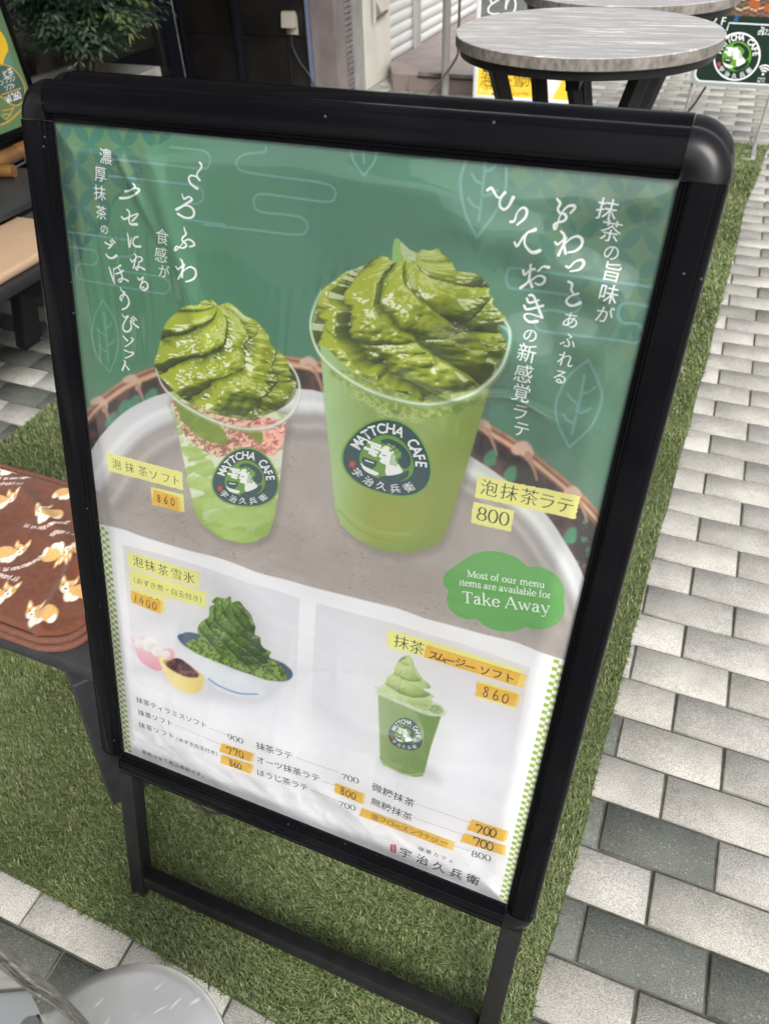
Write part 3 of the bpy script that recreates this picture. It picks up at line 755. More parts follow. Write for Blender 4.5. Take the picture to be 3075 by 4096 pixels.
# the café's round badge: local coordinates, x right, y up, outer radius about 1
def badge(vec, mp, L, tri=True, navy=0, green=1, white=2, red=3, ring=True, ink=1.0, lgreen=1):
    def rad(a):
        if not tri: return 1.0
        return 0.97 - 0.06 * math.sin(3 * a) + 0.03 * math.sin(a)
    out = [(rad(a) * math.cos(a), rad(a) * math.sin(a)) for a in np.linspace(0, 2 * math.pi, 49)[:-1]]
    M_ = lambda P: mp(np.asarray(P, float))
    if ring: vec.poly(M_(np.array(out) * (1.05 if tri else 1.0)), lgreen if tri else white, L)
    vec.poly(M_(np.array(out) * (1.0 if tri else .935)), navy, L + 1)
    inn = [(0.62 * x, 0.62 * y + 0.02) for x, y in out]
    vec.poly(M_(inn), green, L + 2)
    # hair, kimono
    vec.poly(M_([(-.2, .5), (-.02, .58), (.22, .52), (.44, .34), (.52, .1), (.44, -.08), (.3, -.02), (.22, .12), (.3, .2), (.14, .3), (.0, .38), (-.1, .42), (-.18, .42)]), navy, L + 3, 4)
    vec.poly(M_([(.5, -.1), (.3, -.28), (.02, -.42), (-.1, -.5), (.1, -.58), (.36, -.46), (.52, -.26)]), navy, L + 3, 3)
    # face and neck in profile, looking left
    vec.poly(M_([(-.08, .38), (.06, .34), (.16, .22), (.2, .05), (.3, -.05), (.38, -.2), (.1, -.38), (.02, -.3), (.0, -.12), (-.1, -.1), (-.15, -.05), (-.13, .02), (-.19, .06), (-.16, .16), (-.15, .3)]), white, L + 4, 4)
    for x, y in ((-.02, .42), (.08, .4), (.17, .34), (.05, .3), (.15, .24), (.24, .28), (.22, .2)):
        vec.poly(M_([(x + .05 * math.cos(a), y + .05 * math.sin(a)) for a in np.linspace(0, 6.28, 7)[:-1]]), lgreen if tri else green, L + 5)
    for k in range(4): vec.poly(M_([(.08 + .045 * k, .22), (.105 + .045 * k, .22), (.105 + .045 * k, -.08), (.08 + .045 * k, -.08)]), green, L + 5)
    vec.stroke(M_([(-.12, .13), (-.08, .11), (-.04, .13)]), .02 * mp.s, navy, L + 5, 3)
    # steam, bowl and hand
    for y, a, b in ((.33, -.46, -.2), (.24, -.38, -.16), (.15, -.52, -.24), (.06, -.4, -.26)):
        vec.stroke(M_([(a, y + .03), (b, y)]), .07 * mp.s, white, L + 4, 0)
    vec.stroke(M_([(-.4, .34), (-.3, .05)]), .06 * mp.s, white, L + 4, 0)
    vec.poly(M_([(-.54, -.06), (-.2, -.08), (-.2, -.2), (-.28, -.32), (-.46, -.3), (-.54, -.18)]), navy, L + 4, 0)
    vec.stroke(M_([(-.46, -.14), (-.28, -.15)]), .03 * mp.s, white, L + 5, 0)
    vec.poly(M_([(-.56, -.24), (-.46, -.3), (-.3, -.34), (-.12, -.38), (-.16, -.46), (-.3, -.46), (-.46, -.4)]), white, L + 5, 3)
    # lettering round the rim
    t = 'MATTCHA CAFE'
    a0, a1 = math.radians(163), math.radians(11)
    for i, ch in enumerate(t):
        a = a0 + (a1 - a0) * i / (len(t) - 1)
        r_ = rad(a) * .80
        c = np.array([r_ * math.cos(a), r_ * math.sin(a)])
        V, T = glyph(ch, 0.0, 0.02)
        if not len(T): continue
        ctr = (V.min(0) + V.max(0)) / 2
        ro = a - math.pi / 2
        Q = (V - ctr) * .35 * np.array([.86, 1])
        # slab serifs
        Q = np.column_stack([Q[:, 0] * math.cos(ro) - Q[:, 1] * math.sin(ro), Q[:, 0] * math.sin(ro) + Q[:, 1] * math.cos(ro)]) + c
        vec.add(M_(Q), T, white, L + 3)
    k = '宇治久兵衛'
    a0, a1 = math.radians(222), math.radians(318)
    for i, ch in enumerate(k):
        a = a0 + (a1 - a0) * i / 4
        r_ = rad(a) * .80
        V, T = glyph(ch, 0.0, 0.006)
        Q = (V - [.5, .38]) * .25
        ro = a + math.pi / 2
        Q = np.column_stack([Q[:, 0] * math.cos(ro) - Q[:, 1] * math.sin(ro), Q[:, 0] * math.sin(ro) + Q[:, 1] * math.cos(ro)]) + [r_ * math.cos(a), r_ * math.sin(a)]
        vec.add(M_(Q), T, white, L + 3)
    a = math.radians(205); r_ = rad(a) * .8
    vec.poly(M_([(r_ * math.cos(a) + dx, r_ * math.sin(a) + dy) for dx, dy in ((-.06, -.08), (.06, -.08), (.06, .08), (-.06, .08))]), red, L + 3)
class Aff:
    """local badge coordinates to the sheet, given the photo pixels of centre, right end and top"""
    def __init__(s, c, r, t, fn=on_board):
        C, R_, T_ = fn([c, r, t])
        s.c, s.ex, s.ey = C, R_ - C, T_ - C
        s.s = (np.hypot(*s.ex) + np.hypot(*s.ey)) / 2
    def __call__(s, P): return s.c + P[:, :1] * s.ex + P[:, 1:] * s.ey

# --- ink palette of the poster
def ink(name, rgb, rough=0.6): return pmat(name, lin(rgb), rough, 0, 0.15)
INKS = [ink('ink_white', (236, 238, 240)), ink('ink_pale_teal', (106, 150, 142)), ink('ink_dark_green', (42, 66, 56)),
        ink('ink_navy', (46, 76, 82)), ink('ink_leaf_green', (104, 152, 58)), ink('ink_red', (196, 66, 66)),
        ink('label_yellow', (226, 224, 140)), ink('bubble_green', (100, 166, 88)), ink('checker_lime', (150, 178, 60)),
        ink('ink_text_green', (44, 70, 62)), ink('badge_rim_green', (120, 166, 74))]
WHI, TEAL, DKG, NAVY, LEAFG, RED, YEL, BUB, LIME, TXT, RIMG = range(1, 12)     # slot 0 is the painted picture
PV = Vec()
za = crop(400, 560, 0.2532); zb = crop(420, 940, 0.2622); zc = crop(1900, 720, 0.3612); zd = crop(1980, 1250, 0.301)
def bs(f, pts, wpx, mat=WHI, L=6, smooth=7):
    """brush stroke traced in a crop of the photo; width in photo pixels near the top of the board"""
    PV.stroke(on_board(f(pts)), np.atleast_1d(wpx) * 0.000245, mat, L, smooth)
# suyari clouds and leaves
LW = 9
for f, P in ((z1, [(970, 278), (1110, 292), (1215, 303), (1270, 330), (1290, 380), (1275, 430), (1235, 452), (1000, 428), (760, 402), (500, 376)]),
             (z1, [(480, 510), (800, 545), (1100, 578), (1190, 595), (1235, 650), (1222, 710), (1170, 736), (1100, 730), (1050, 760), (1042, 810), (1065, 848), (1120, 862), (1250, 882), (1408, 902)]),
             (z1, [(150, 960), (400, 995), (630, 1028), (680, 1060), (688, 1110), (660, 1150), (610, 1160), (565, 1160), (545, 1200), (560, 1250), (600, 1276), (750, 1300), (890, 1322), (950, 1355), (965, 1400), (945, 1445), (890, 1455), (650, 1415), (430, 1375), (260, 1342), (220, 1305), (212, 1255), (240, 1218), (290, 1220), (345, 1228), (382, 1195), (385, 1145), (345, 1108), (160, 1080)]),
             (crop(0, 0, 1.8514), [(575, 318), (571, 328), (530, 333), (513, 345), (512, 358), (528, 371), (610, 383), (690, 394), (718, 404), (725, 420), (710, 436), (640, 428), (568, 419), (550, 428), (550, 445), (566, 458), (640, 467), (662, 480), (662, 498), (640, 507), (540, 496), (440, 485)]),
             (z2, [(1440, 962), (1100, 915), (800, 872), (450, 826), (405, 845), (390, 900), (405, 950), (440, 968), (640, 990), (850, 1018), (900, 1045), (910, 1090), (880, 1130), (820, 1138), (700, 1120), (620, 1140), (588, 1195), (605, 1245), (660, 1268), (900, 1298), (1180, 1332), (1290, 1350), (1340, 1320), (1350, 1265), (1315, 1220), (1260, 1212), (1205, 1205), (1172, 1160), (1185, 1095), (1240, 1070), (1400, 1096)]),
             (z1, [(425, 1510), (362, 1640), (340, 1780), (365, 1910), (420, 2010), (482, 2090)]), (z1, [(425, 1510), (500, 1620), (550, 1760), (552, 1870), (525, 1985), (482, 2090)]), (z1, [(435, 1610), (455, 1800), (473, 2000)]),
             (z1, [(380, 1735), (405, 1765), (450, 1797)]), (z1, [(450, 1735), (480, 1720), (500, 1690)]), (z1, [(398, 1865), (420, 1900), (462, 1928)]), (z1, [(465, 1872), (500, 1855), (515, 1830)]),
             (z2, [(965, 1467), (830, 1580), (740, 1760), (752, 1910), (830, 2080)]), (z2, [(965, 1467), (1040, 1630), (1058, 1760), (985, 1930), (830, 2080)]), (z2, [(938, 1575), (900, 1770), (848, 1985)]),
             (z2, [(820, 1705), (845, 1740), (885, 1772)]), (z2, [(920, 1707), (970, 1690), (1012, 1660)]), (z2, [(790, 1850), (815, 1885), (862, 1912)]), (z2, [(885, 1847), (940, 1830), (980, 1805)]),
             (z2, [(108, 80), (70, 230), (105, 440), (185, 610)]), (z2, [(185, 610), (320, 430), (385, 270), (392, 125)]), (z2, [(246, 80), (225, 290), (200, 495)]),
             (z2, [(150, 165), (180, 215), (222, 237)]), (z2, [(240, 152), (285, 135), (318, 108)]), (z2, [(125, 337), (160, 385), (205, 407)]), (z2, [(225, 327), (285, 305), (330, 280)]),
             (crop(0, 0, 1.8514), [(757, 320), (765, 350), (786, 379)]), (crop(0, 0, 1.8514), [(786, 379), (808, 350), (814, 325)]), (crop(0, 0, 1.8514), [(785, 326), (786, 352)])):
    bs(f, P, LW if f is not z2 else LW * 1.15, TEAL, 2, 5)
# brush lettering, left
for f, P, W in ((za, [(1580, 355), (1608, 400), (1598, 450), (1548, 510), (1535, 560), (1555, 605), (1585, 640)], [6, 7, 6, 5, 6, 8, 6]), (za, [(1565, 605), (1500, 570), (1440, 563), (1408, 600), (1420, 660), (1470, 720), (1545, 768)], [4, 5, 5, 6, 7, 7, 8]),
                (za, [(1303, 850), (1315, 905), (1340, 930), (1400, 897), (1440, 915), (1455, 945), (1400, 985), (1300, 1050), (1210, 1098)], [3, 5, 6, 5, 6, 8, 7, 7, 8]), (za, [(1290, 1055), (1370, 1035), (1450, 1065), (1490, 1130), (1475, 1205), (1410, 1232), (1330, 1218), (1232, 1165)], [3, 5, 7, 8, 7, 6, 6, 7]),
                (za, [(1335, 1385), (1345, 1430), (1362, 1485), (1312, 1540), (1303, 1585), (1345, 1625), (1372, 1660), (1345, 1695), (1290, 1705), (1250, 1690), (1215, 1680), (1188, 1715), (1190, 1745), (1225, 1725), (1290, 1660), (1330, 1605), (1400, 1572), (1465, 1600), (1495, 1660), (1420, 1685)], [5, 6, 7, 6, 6, 7, 7, 6, 5, 4, 5, 6, 6, 4, 3, 4, 6, 7, 7, 5]),
                (za, [(1275, 1880), (1308, 1930), (1310, 2050), (1300, 2165)], [5, 7, 6, 8]), (za, [(1205, 2000), (1240, 2040), (1330, 1965), (1335, 1985), (1290, 2100), (1240, 2195)], [6, 6, 4, 5, 6, 7]), (za, [(1275, 2125), (1350, 2045), (1430, 2005), (1500, 2040), (1522, 2110), (1495, 2180), (1430, 2220), (1360, 2238)], [3, 4, 6, 7, 8, 7, 6, 5]),
                (za, [(525, 690), (560, 735), (500, 788), (405, 812)], [5, 6, 5, 7]), (za, [(560, 758), (630, 785), (560, 858), (440, 912), (320, 918)], [4, 7, 6, 7, 8]),
                (za, [(435, 1100), (472, 1145), (466, 1270), (492, 1328), (590, 1332)], [6, 6, 6, 7, 9]), (za, [(350, 1215), (392, 1250), (500, 1200), (600, 1165), (590, 1200), (515, 1280)], [7, 7, 5, 5, 5, 6]),
                (za, [(440, 1475), (455, 1560), (470, 1690), (490, 1620), (505, 1540)], [4, 6, 7, 4, 3]), (za, [(545, 1535), (600, 1530)], [3, 7]), (za, [(560, 1540), (530, 1590), (530, 1640), (570, 1682), (645, 1682)], [4, 5, 6, 7, 8]),
                (zb, [(455, 290), (480, 322), (460, 420), (440, 500)], [5, 6, 5, 7]), (zb, [(395, 365), (422, 408), (500, 333), (560, 345), (572, 385), (520, 420)], [5, 6, 3, 6, 6, 4]), (zb, [(520, 408), (518, 470), (495, 532), (475, 502), (515, 478), (610, 525)], [4, 6, 6, 4, 4, 7]),
                (zb, [(505, 650), (530, 685), (590, 642), (572, 700), (540, 805)], [5, 6, 6, 5, 6]), (zb, [(540, 765), (600, 712), (650, 740), (655, 800), (605, 845), (565, 822), (585, 790), (603, 812)], [3, 5, 6, 7, 6, 4, 4, 5]),
                (zb, [(10, 115), (60, 145), (108, 152), (60, 205)], [6, 5, 6, 5]), (zb, [(20, 290), (60, 340), (120, 352), (182, 315)], [5, 7, 7, 9]), (zb, [(88, 82), (128, 138)], [5, 6]), (zb, [(113, 65), (158, 115)], [5, 6]),
                (zb, [(70, 490), (110, 620), (155, 745), (148, 690), (135, 515)], [5, 7, 7, 4, 3]), (zb, [(140, 520), (195, 492), (245, 462)], [5, 4, 7]), (zb, [(175, 592), (225, 575), (282, 545)], [6, 5, 7]), (zb, [(205, 495), (245, 560), (270, 650), (245, 715), (208, 692), (265, 660), (358, 700)], [4, 6, 6, 6, 4, 4, 7]),
                (zb, [(240, 805), (268, 858), (310, 878), (255, 920), (235, 965), (258, 1000)], [4, 6, 6, 4, 5, 6]), (zb, [(255, 990), (305, 908), (358, 960), (372, 1040), (335, 1105), (270, 1136)], [3, 5, 7, 8, 6, 6]),
                (zb, [(270, 1215), (310, 1258), (362, 1232), (305, 1320), (278, 1410), (305, 1465), (365, 1468), (408, 1405), (395, 1305), (450, 1360), (512, 1408)], [4, 5, 6, 5, 6, 7, 7, 6, 4, 6, 8]), (zb, [(405, 1265), (450, 1310)], [5, 6]), (zb, [(435, 1245), (485, 1292)], [5, 6]),
                (zb, [(280, 1540), (345, 1610)], [4, 8]), (zb, [(400, 1565), (435, 1592), (390, 1650), (315, 1702)], [4, 6, 5, 4]), (zb, [(305, 1755), (370, 1785), (440, 1795), (400, 1842), (310, 1880)], [6, 4, 7, 5, 4]), (zb, [(290, 1912), (315, 1942), (270, 2060)], [4, 6, 7]), (zb, [(305, 1970), (370, 2052)], [4, 7]),
                # right
                (zc, [(135, 112), (180, 90), (228, 165), (268, 197), (330, 140)], [7, 7, 6, 5, 8]), (zc, [(300, 165), (270, 240), (280, 300), (320, 326), (370, 290), (420, 195)], [5, 6, 7, 7, 7, 10]),
                (zc, [(390, 462), (432, 452), (468, 355), (530, 305), (572, 340), (550, 420), (465, 495)], [7, 6, 4, 6, 8, 7, 5]),
                (zc, [(435, 690), (465, 730), (555, 600), (665, 548)], [6, 7, 4, 9]), (zc, [(585, 578), (548, 640), (552, 720), (610, 792), (665, 800), (715, 782)], [4, 6, 6, 8, 10, 9]),
                (zc, [(530, 1000), (545, 1050), (600, 1002), (655, 985)], [7, 6, 4, 7]), (zc, [(615, 940), (602, 1040), (585, 1125), (500, 1195)], [7, 7, 6, 8]), (zc, [(545, 1165), (640, 1095), (700, 1060), (765, 1078), (762, 1130), (710, 1160), (665, 1142)], [5, 4, 5, 7, 7, 6, 5]), (zc, [(600, 1100), (628, 1182)], [5, 8]), (zc, [(695, 1010), (750, 960), (812, 966)], [5, 5, 9]),
                (zc, [(570, 1310), (600, 1358), (700, 1332)], [6, 7, 6]), (zc, [(540, 1390), (580, 1432), (750, 1392)], [6, 7, 7]), (zc, [(600, 1275), (645, 1285), (700, 1420), (740, 1522)], [7, 7, 7, 8]), (zc, [(735, 1522), (610, 1482), (550, 1490), (550, 1530), (600, 1570), (685, 1565)], [4, 4, 5, 6, 7, 9]),
                (zc, [(905, 208), (940, 262), (914, 315), (935, 365), (985, 375), (1008, 415), (975, 455), (915, 468), (872, 500), (882, 545), (908, 500), (930, 420), (970, 345), (1030, 290), (1092, 285), (1100, 315), (1055, 365)], [5, 7, 6, 6, 7, 7, 6, 6, 7, 6, 4, 3, 4, 6, 8, 7, 5]),
                (zc, [(950, 570), (985, 612), (980, 700), (1000, 815)], [6, 7, 6, 7]), (zc, [(885, 690), (915, 712), (1010, 635), (972, 720), (920, 832)], [6, 6, 4, 5, 8]), (zc, [(965, 735), (1060, 645), (1140, 625), (1185, 670), (1165, 740), (1100, 788), (1030, 802)], [3, 5, 7, 8, 7, 6, 5]),
                (zc, [(1005, 955), (1040, 966), (1110, 900), (1180, 886), (1200, 930), (1150, 990), (1050, 1012)], [6, 6, 4, 7, 8, 6, 4]),
                (zc, [(1030, 1125), (1072, 1150), (1062, 1215), (1085, 1255)], [6, 6, 6, 5]), (zc, [(1140, 1258), (1060, 1282), (1008, 1335), (1032, 1380), (1090, 1390), (1162, 1358)], [6, 4, 6, 7, 7, 9])):
    bs(f, P, np.array(W) * 1.28)
chars(PV, '濃厚抹茶の', [(424, 626), (404, 696), (401, 771), (406, 850), (419, 917)], [.0155, .0155, .0155, .0145, .011], WHI, 6, -0.06, 0.006, 0.003)
chars(PV, '食感が', [(650, 947), (645, 1019), (657, 1086)], [.0165, .0165, .0145], WHI, 6, -0.08, 0.006, 0.003)
chars(PV, 'あふれる', [(2281, 1280), (2272, 1361), (2261, 1437), (2240, 1506)], [.0150, .0145, .0150, .0145], WHI, 6, -0.06, 0.006, 0.003)
chars(PV, 'の新感覚ラテ', [(2120, 1340), (2106, 1412), (2093, 1494), (2084, 1571), (2079, 1647), (2085, 1716)], [.0140, .0180, .0180, .0180, .0172, .0165], WHI, 6, -0.04, 0.006, 0.003)
chars(PV, '抹茶の旨味が', [(2427, 837), (2442, 924), (2445, 1009), (2447, 1087), (2433, 1175), (2416, 1258)], [.0175, .0175, .014, .0165, .0170, .0155], WHI, 6, -0.06, 0.006, 0.003)
# torn-edge yellow labels
def torn(P, mat, L, amp=0.0006):
    Q = on_board(P); out = []
    for i in range(len(Q)):
        A, B = Q[i], Q[(i + 1) % len(Q)]
        n = max(2, int(np.hypot(*(B - A)) / 0.0016))
        for k in range(n):
            out.append(A + (B - A) * k / n + rng.normal(size=2) * amp * 0.5)
    PV.poly(out, mat, L)
zy = crop(350, 1750, 0.2709); zw = crop(1850, 1880, 0.3075)
torn(zy([(285, 215), (1400, 510), (1418, 780), (308, 490)]), YEL, 4)
chars(PV, '泡抹茶ソフト', zy([(435, 392), (628, 442), (822, 497), (978, 552), (1160, 597), (1308, 632)]), .0142, DKG, 7, 0.0, 0.016)
torn(zy([(935, 728), (1420, 842), (1437, 1103), (962, 988)]), YEL, 4, 0.0004)
torn(zw([(200, 68), (1530, 340), (1465, 640), (155, 352)]), YEL, 4)
chars(PV, '泡抹茶ラテ', zw([(345, 235), (605, 290), (865, 350), (1095, 405), (1335, 458)]), .0185, DKG, 7, 0.0, 0.012)
torn(zw([(140, 410), (670, 530), (625, 805), (105, 685)]), YEL, 4)
board_text(PV, '800', zw([(170, 635)])[0], zw([(600, 730)])[0], .0215, DKG, 7)
torn(k6([(530, 255), (770, 318), (1345, 500), (1340, 575), (750, 420), (525, 358)]), YEL, 4, 0.0004)
chars(PV, '抹茶', k6([(612, 330), (706, 362)]), .0195, DKG, 7, 0.0, 0.014)
torn(k6([(1075, 558), (1332, 640), (1300, 735), (1060, 662)]), YEL, 4, 0.0004)
torn(k5([(283, 358), (780, 508), (780, 612), (290, 470)]), YEL, 4, 0.0003)
chars(PV, '泡抹茶雪氷', k5([(355, 432), (441, 460), (531, 490), (624, 517), (710, 541)]), .0175, DKG, 7, 0.0, 0.014)
torn(k5([(292, 485), (832, 645), (830, 755), (300, 598)]), YEL, 4, 0.0003)
along(PV, '（あずき煮・白玉付き）', k5([(318, 555)])[0], k5([(808, 702)])[0], .0105, DKG, 7, 0.012)
torn(k5([(305, 610), (545, 680), (540, 785), (305, 690)]), YEL, 4, 0.0003)
chars(PV, '000', k5([(400, 690), (448, 700), (492, 712)]), .015, DKG, 7, 0.0, 0.012)
# take-away bubble
PV.poly(on_board(zw([(-120, 1260), (0, 1180), (100, 1112), (230, 1068), (380, 1052), (550, 1080), (700, 1140), (800, 1215), (850, 1252), (960, 1255), (1080, 1285), (1200, 1352), (1280, 1450), (1320, 1570), (1312, 1690), (1325, 1800), (1300, 1900), (1220, 2000), (1100, 2060), (950, 2072), (860, 2055), (810, 2040), (700, 2090), (550, 2102), (380, 2070), (250, 2000), (180, 1937), (80, 1946), (-20, 1912), (-130, 1850), (-190, 1760), (-205, 1650), (-185, 1580), (-240, 1500), (-254, 1412), (-210, 1330)])), BUB, 4, 4)
board_text(PV, 'Most of our menu', zw([(55, 1385)])[0], zw([(1068, 1535)])[0], .0118, WHI, 7, 1.15)
board_text(PV, 'items are available for', zw([(-45, 1492)])[0], zw([(1150, 1672)])[0], .0118, WHI, 7, 1.15)
board_text(PV, 'Take Away', zw([(-10, 1718)])[0], zw([(1140, 1868)])[0], .0205, WHI, 7, 1.05)
# chequered borders
du, dv = 0.00575, 0.005
for r in range(78):
    v = 0.3925 - r * dv
    for cidx, u in enumerate((0.5885, 0.5885 + du, 0.5885 + 2 * du)):
        if (r + cidx) % 2 == 0 and v > 0.004:
            u1 = min(u + du, 0.6025)
            PV.poly([(u, v - dv), (u1, v - dv), (u1, v), (u, v)], LIME, 3)
    for cidx, u in enumerate((-0.0025, 0.0018, 0.0018 + du)):
        if (r + cidx) % 2 == 1 and v > 0.004:
            u1 = 0.0018 if cidx == 0 else u + du
            PV.poly([(u, v - dv), (u1, v - dv), (u1, v), (u, v)], LIME, 3)
# menu lines
along(PV, '抹茶ティラミスソフト', k7([(172, 160)])[0], k7([(578, 314)])[0], .0118, TXT, 4, 0.004, 0.006)
dots(PV, k7([(620, 338)])[0], k7([(712, 374)])[0], 8, TXT, 4)
board_text(PV, '900', k7([(728, 402)])[0], k7([(830, 436)])[0], .0142, TXT, 4, 1.25)
along(PV, '抹茶ソフト', k7([(183, 240)])[0], k7([(362, 302)])[0], .0118, TXT, 4, 0.004, 0.006)
dots(PV, k7([(410, 320)])[0], k7([(678, 436)])[0], 22, TXT, 4)
along(PV, '抹茶ソフト', k7([(188, 318)])[0], k7([(372, 384)])[0], .0118, TXT, 4, 0.004, 0.006)
along(PV, '（あずき白玉付き）', k7([(402, 400)])[0], k7([(668, 502)])[0], .0085, TXT, 4, 0.0, 0.008)
along(PV, '価格は全て税込表記です。', k7([(203, 488)])[0], k7([(582, 640)])[0], .0085, TXT, 4, 0.0, 0.008)
along(PV, '抹茶ラテ', k7([(938, 452)])[0], k7([(1112, 506)])[0], .0145, TXT, 4, 0.004, 0.006)
dots(PV, k7([(1168, 524)])[0], k7([(1425, 614)])[0], 20, TXT, 4)
board_text(PV, '700', k7([(1448, 655)])[0], k7([(1560, 688)])[0], .0142, TXT, 4, 1.25)
along(PV, 'オーツ抹茶ラテ', k7([(938, 538)])[0], k7([(1285, 648)])[0], .0142, TXT, 4, 0.004, 0.006)
dots(PV, k7([(1338, 674)])[0], k7([(1398, 694)])[0], 6, TXT, 4)
along(PV, 'ほうじ茶ラテ', k7([(938, 620)])[0], k7([(1212, 708)])[0], .0138, TXT, 4, 0.004, 0.006)
dots(PV, k7([(1256, 727)])[0], k7([(1412, 792)])[0], 14, TXT, 4)
board_text(PV, '700', k7([(1430, 828)])[0], k7([(1540, 860)])[0], .0142, TXT, 4, 1.25)
along(PV, '微糖抹茶', k8([(225, 213)])[0], k8([(492, 328)])[0], .0152, TXT, 4, 0.004, 0.006)
dots(PV, k8([(553, 345)])[0], k8([(988, 494)])[0], 23, TXT, 4)
along(PV, '無糖抹茶', k8([(215, 332)])[0], k8([(475, 445)])[0], .0152, TXT, 4, 0.004, 0.006)
dots(PV, k8([(538, 460)])[0], k8([(940, 600)])[0], 21, TXT, 4)
dots(PV, k8([(860, 690)])[0], k8([(985, 730)])[0], 8, TXT, 4)
board_text(PV, '800', k8([(1005, 775)])[0], k8([(1170, 822)])[0], .0155, TXT, 4, 1.25)
along(PV, '抹茶カフェ', k8([(590, 718)])[0], k8([(838, 815)])[0], .0082, TXT, 4, 0.0, 0.008)
chars(PV, '宇治久兵衛', k8([(460, 752), (600, 808), (738, 868), (880, 922), (1018, 972)]), .0182, DKG, 5, -0.02, 0.0, 0.012)
PV.poly(on_board(k8([(340, 678), (375, 682), (384, 700), (381, 745), (365, 752), (338, 740), (333, 722), (334, 690)])), RED, 4, 3)
along(PV, '九代目', k8([(358, 693)])[0], k8([(357, 737)])[0], .0042, WHI, 6, 0.0) if False else chars(PV, '九代目', k8([(359, 692), (358, 714), (357, 736)]), .0048, WHI, 6, 0, 0.0)
# badges on the pictured cups
badge(PV, Aff(k4([(650, 1545)])[0], k4([(945, 1625)])[0], k4([(700, 1300)])[0]), 3, True, NAVY, LEAFG, WHI, RED, lgreen=RIMG)
badge(PV, Aff(k3([(828, 1580)])[0], k3([(1088, 1600)])[0], k3([(850, 1350)])[0]), 3, True, NAVY, LEAFG, WHI, RED, lgreen=RIMG)
badge(PV, Aff(k6([(637, 893)])[0], k6([(742, 920)])[0], k6([(650, 795)])[0]), 3, True, NAVY, LEAFG, WHI, RED, lgreen=RIMG)
# ------------------------------------------------------------------ materials of the place
def attr_color(m, name, socket='Base Color', mul=None):
    a = node(m, 'ShaderNodeAttribute', attribute_name=name)
    if mul is None:
        lk(m, a.outputs['Color'], bsdf(m).inputs[socket])
    return a
BLACK = pmat('black_anodised_aluminium', (0.003, 0.003, 0.004), 0.13, 0, 0.07)
v_ = coords(BLACK)
vo = node(BLACK, 'ShaderNodeTexVoronoi', Scale=150.0); lk(BLACK, v_, vo.inputs['Vector'])
se = node(BLACK, 'ShaderNodeSeparateColor'); lk(BLACK, vo.outputs['Color'], se.inputs[0])
g1 = node(BLACK, 'ShaderNodeMath', operation='GREATER_THAN'); g1.inputs[1].default_value = .965; lk(BLACK, se.outputs[0], g1.inputs[0])
g2 = node(BLACK, 'ShaderNodeMath', operation='LESS_THAN'); g2.inputs[1].default_value = .16; lk(BLACK, vo.outputs['Distance'], g2.inputs[0])
g3 = node(BLACK, 'ShaderNodeMath', operation='MULTIPLY'); lk(BLACK, g1.outputs[0], g3.inputs[0]); lk(BLACK, g2.outputs[0], g3.inputs[1])
nz = node(BLACK, 'ShaderNodeTexNoise', Scale=9.0, Detail=7.0); lk(BLACK, coords(BLACK, (1, 1, 3)), nz.inputs['Vector'])
md = node(BLACK, 'ShaderNodeMapRange'); md.inputs['From Min'].default_value = .45; md.inputs['From Max'].default_value = .8; md.inputs['To Min'].default_value = 0; md.inputs['To Max'].default_value = .03; lk(BLACK, nz.outputs[0], md.inputs['Value'])
ad = node(BLACK, 'ShaderNodeMath', operation='ADD'); lk(BLACK, g3.outputs[0], ad.inputs[0]); lk(BLACK, md.outputs[0], ad.inputs[1])
mxb = node(BLACK, 'ShaderNodeMix', data_type='RGBA'); mxb.inputs['A'].default_value = (.003, .003, .004, 1); mxb.inputs['B'].default_value = (.08, .08, .08, 1)
lk(BLACK, ad.outputs[0], mxb.inputs['Factor']); lk(BLACK, mxb.outputs['Result'], bsdf(BLACK).inputs['Base Color'])
CAPB = pmat('black_plastic_corner', (0.005, 0.005, 0.006), 0.24, 0, 0.25)
TUBEB = noisy('black_painted_steel', (0.009, 0.009, 0.010), (0.013, 0.013, 0.014), 60, 0.42, bump=0.02, spec=.25)
RUB = pmat('rubber', (0.01, 0.01, 0.01), 0.7)
CHAR = noisy('charcoal_resin', (0.020, 0.020, 0.024), (0.028, 0.027, 0.032), 30, 0.5, bump=0.06, bscale=300)
STEEL = pmat('steel', (0.55, 0.55, 0.54), 0.3, 1.0)
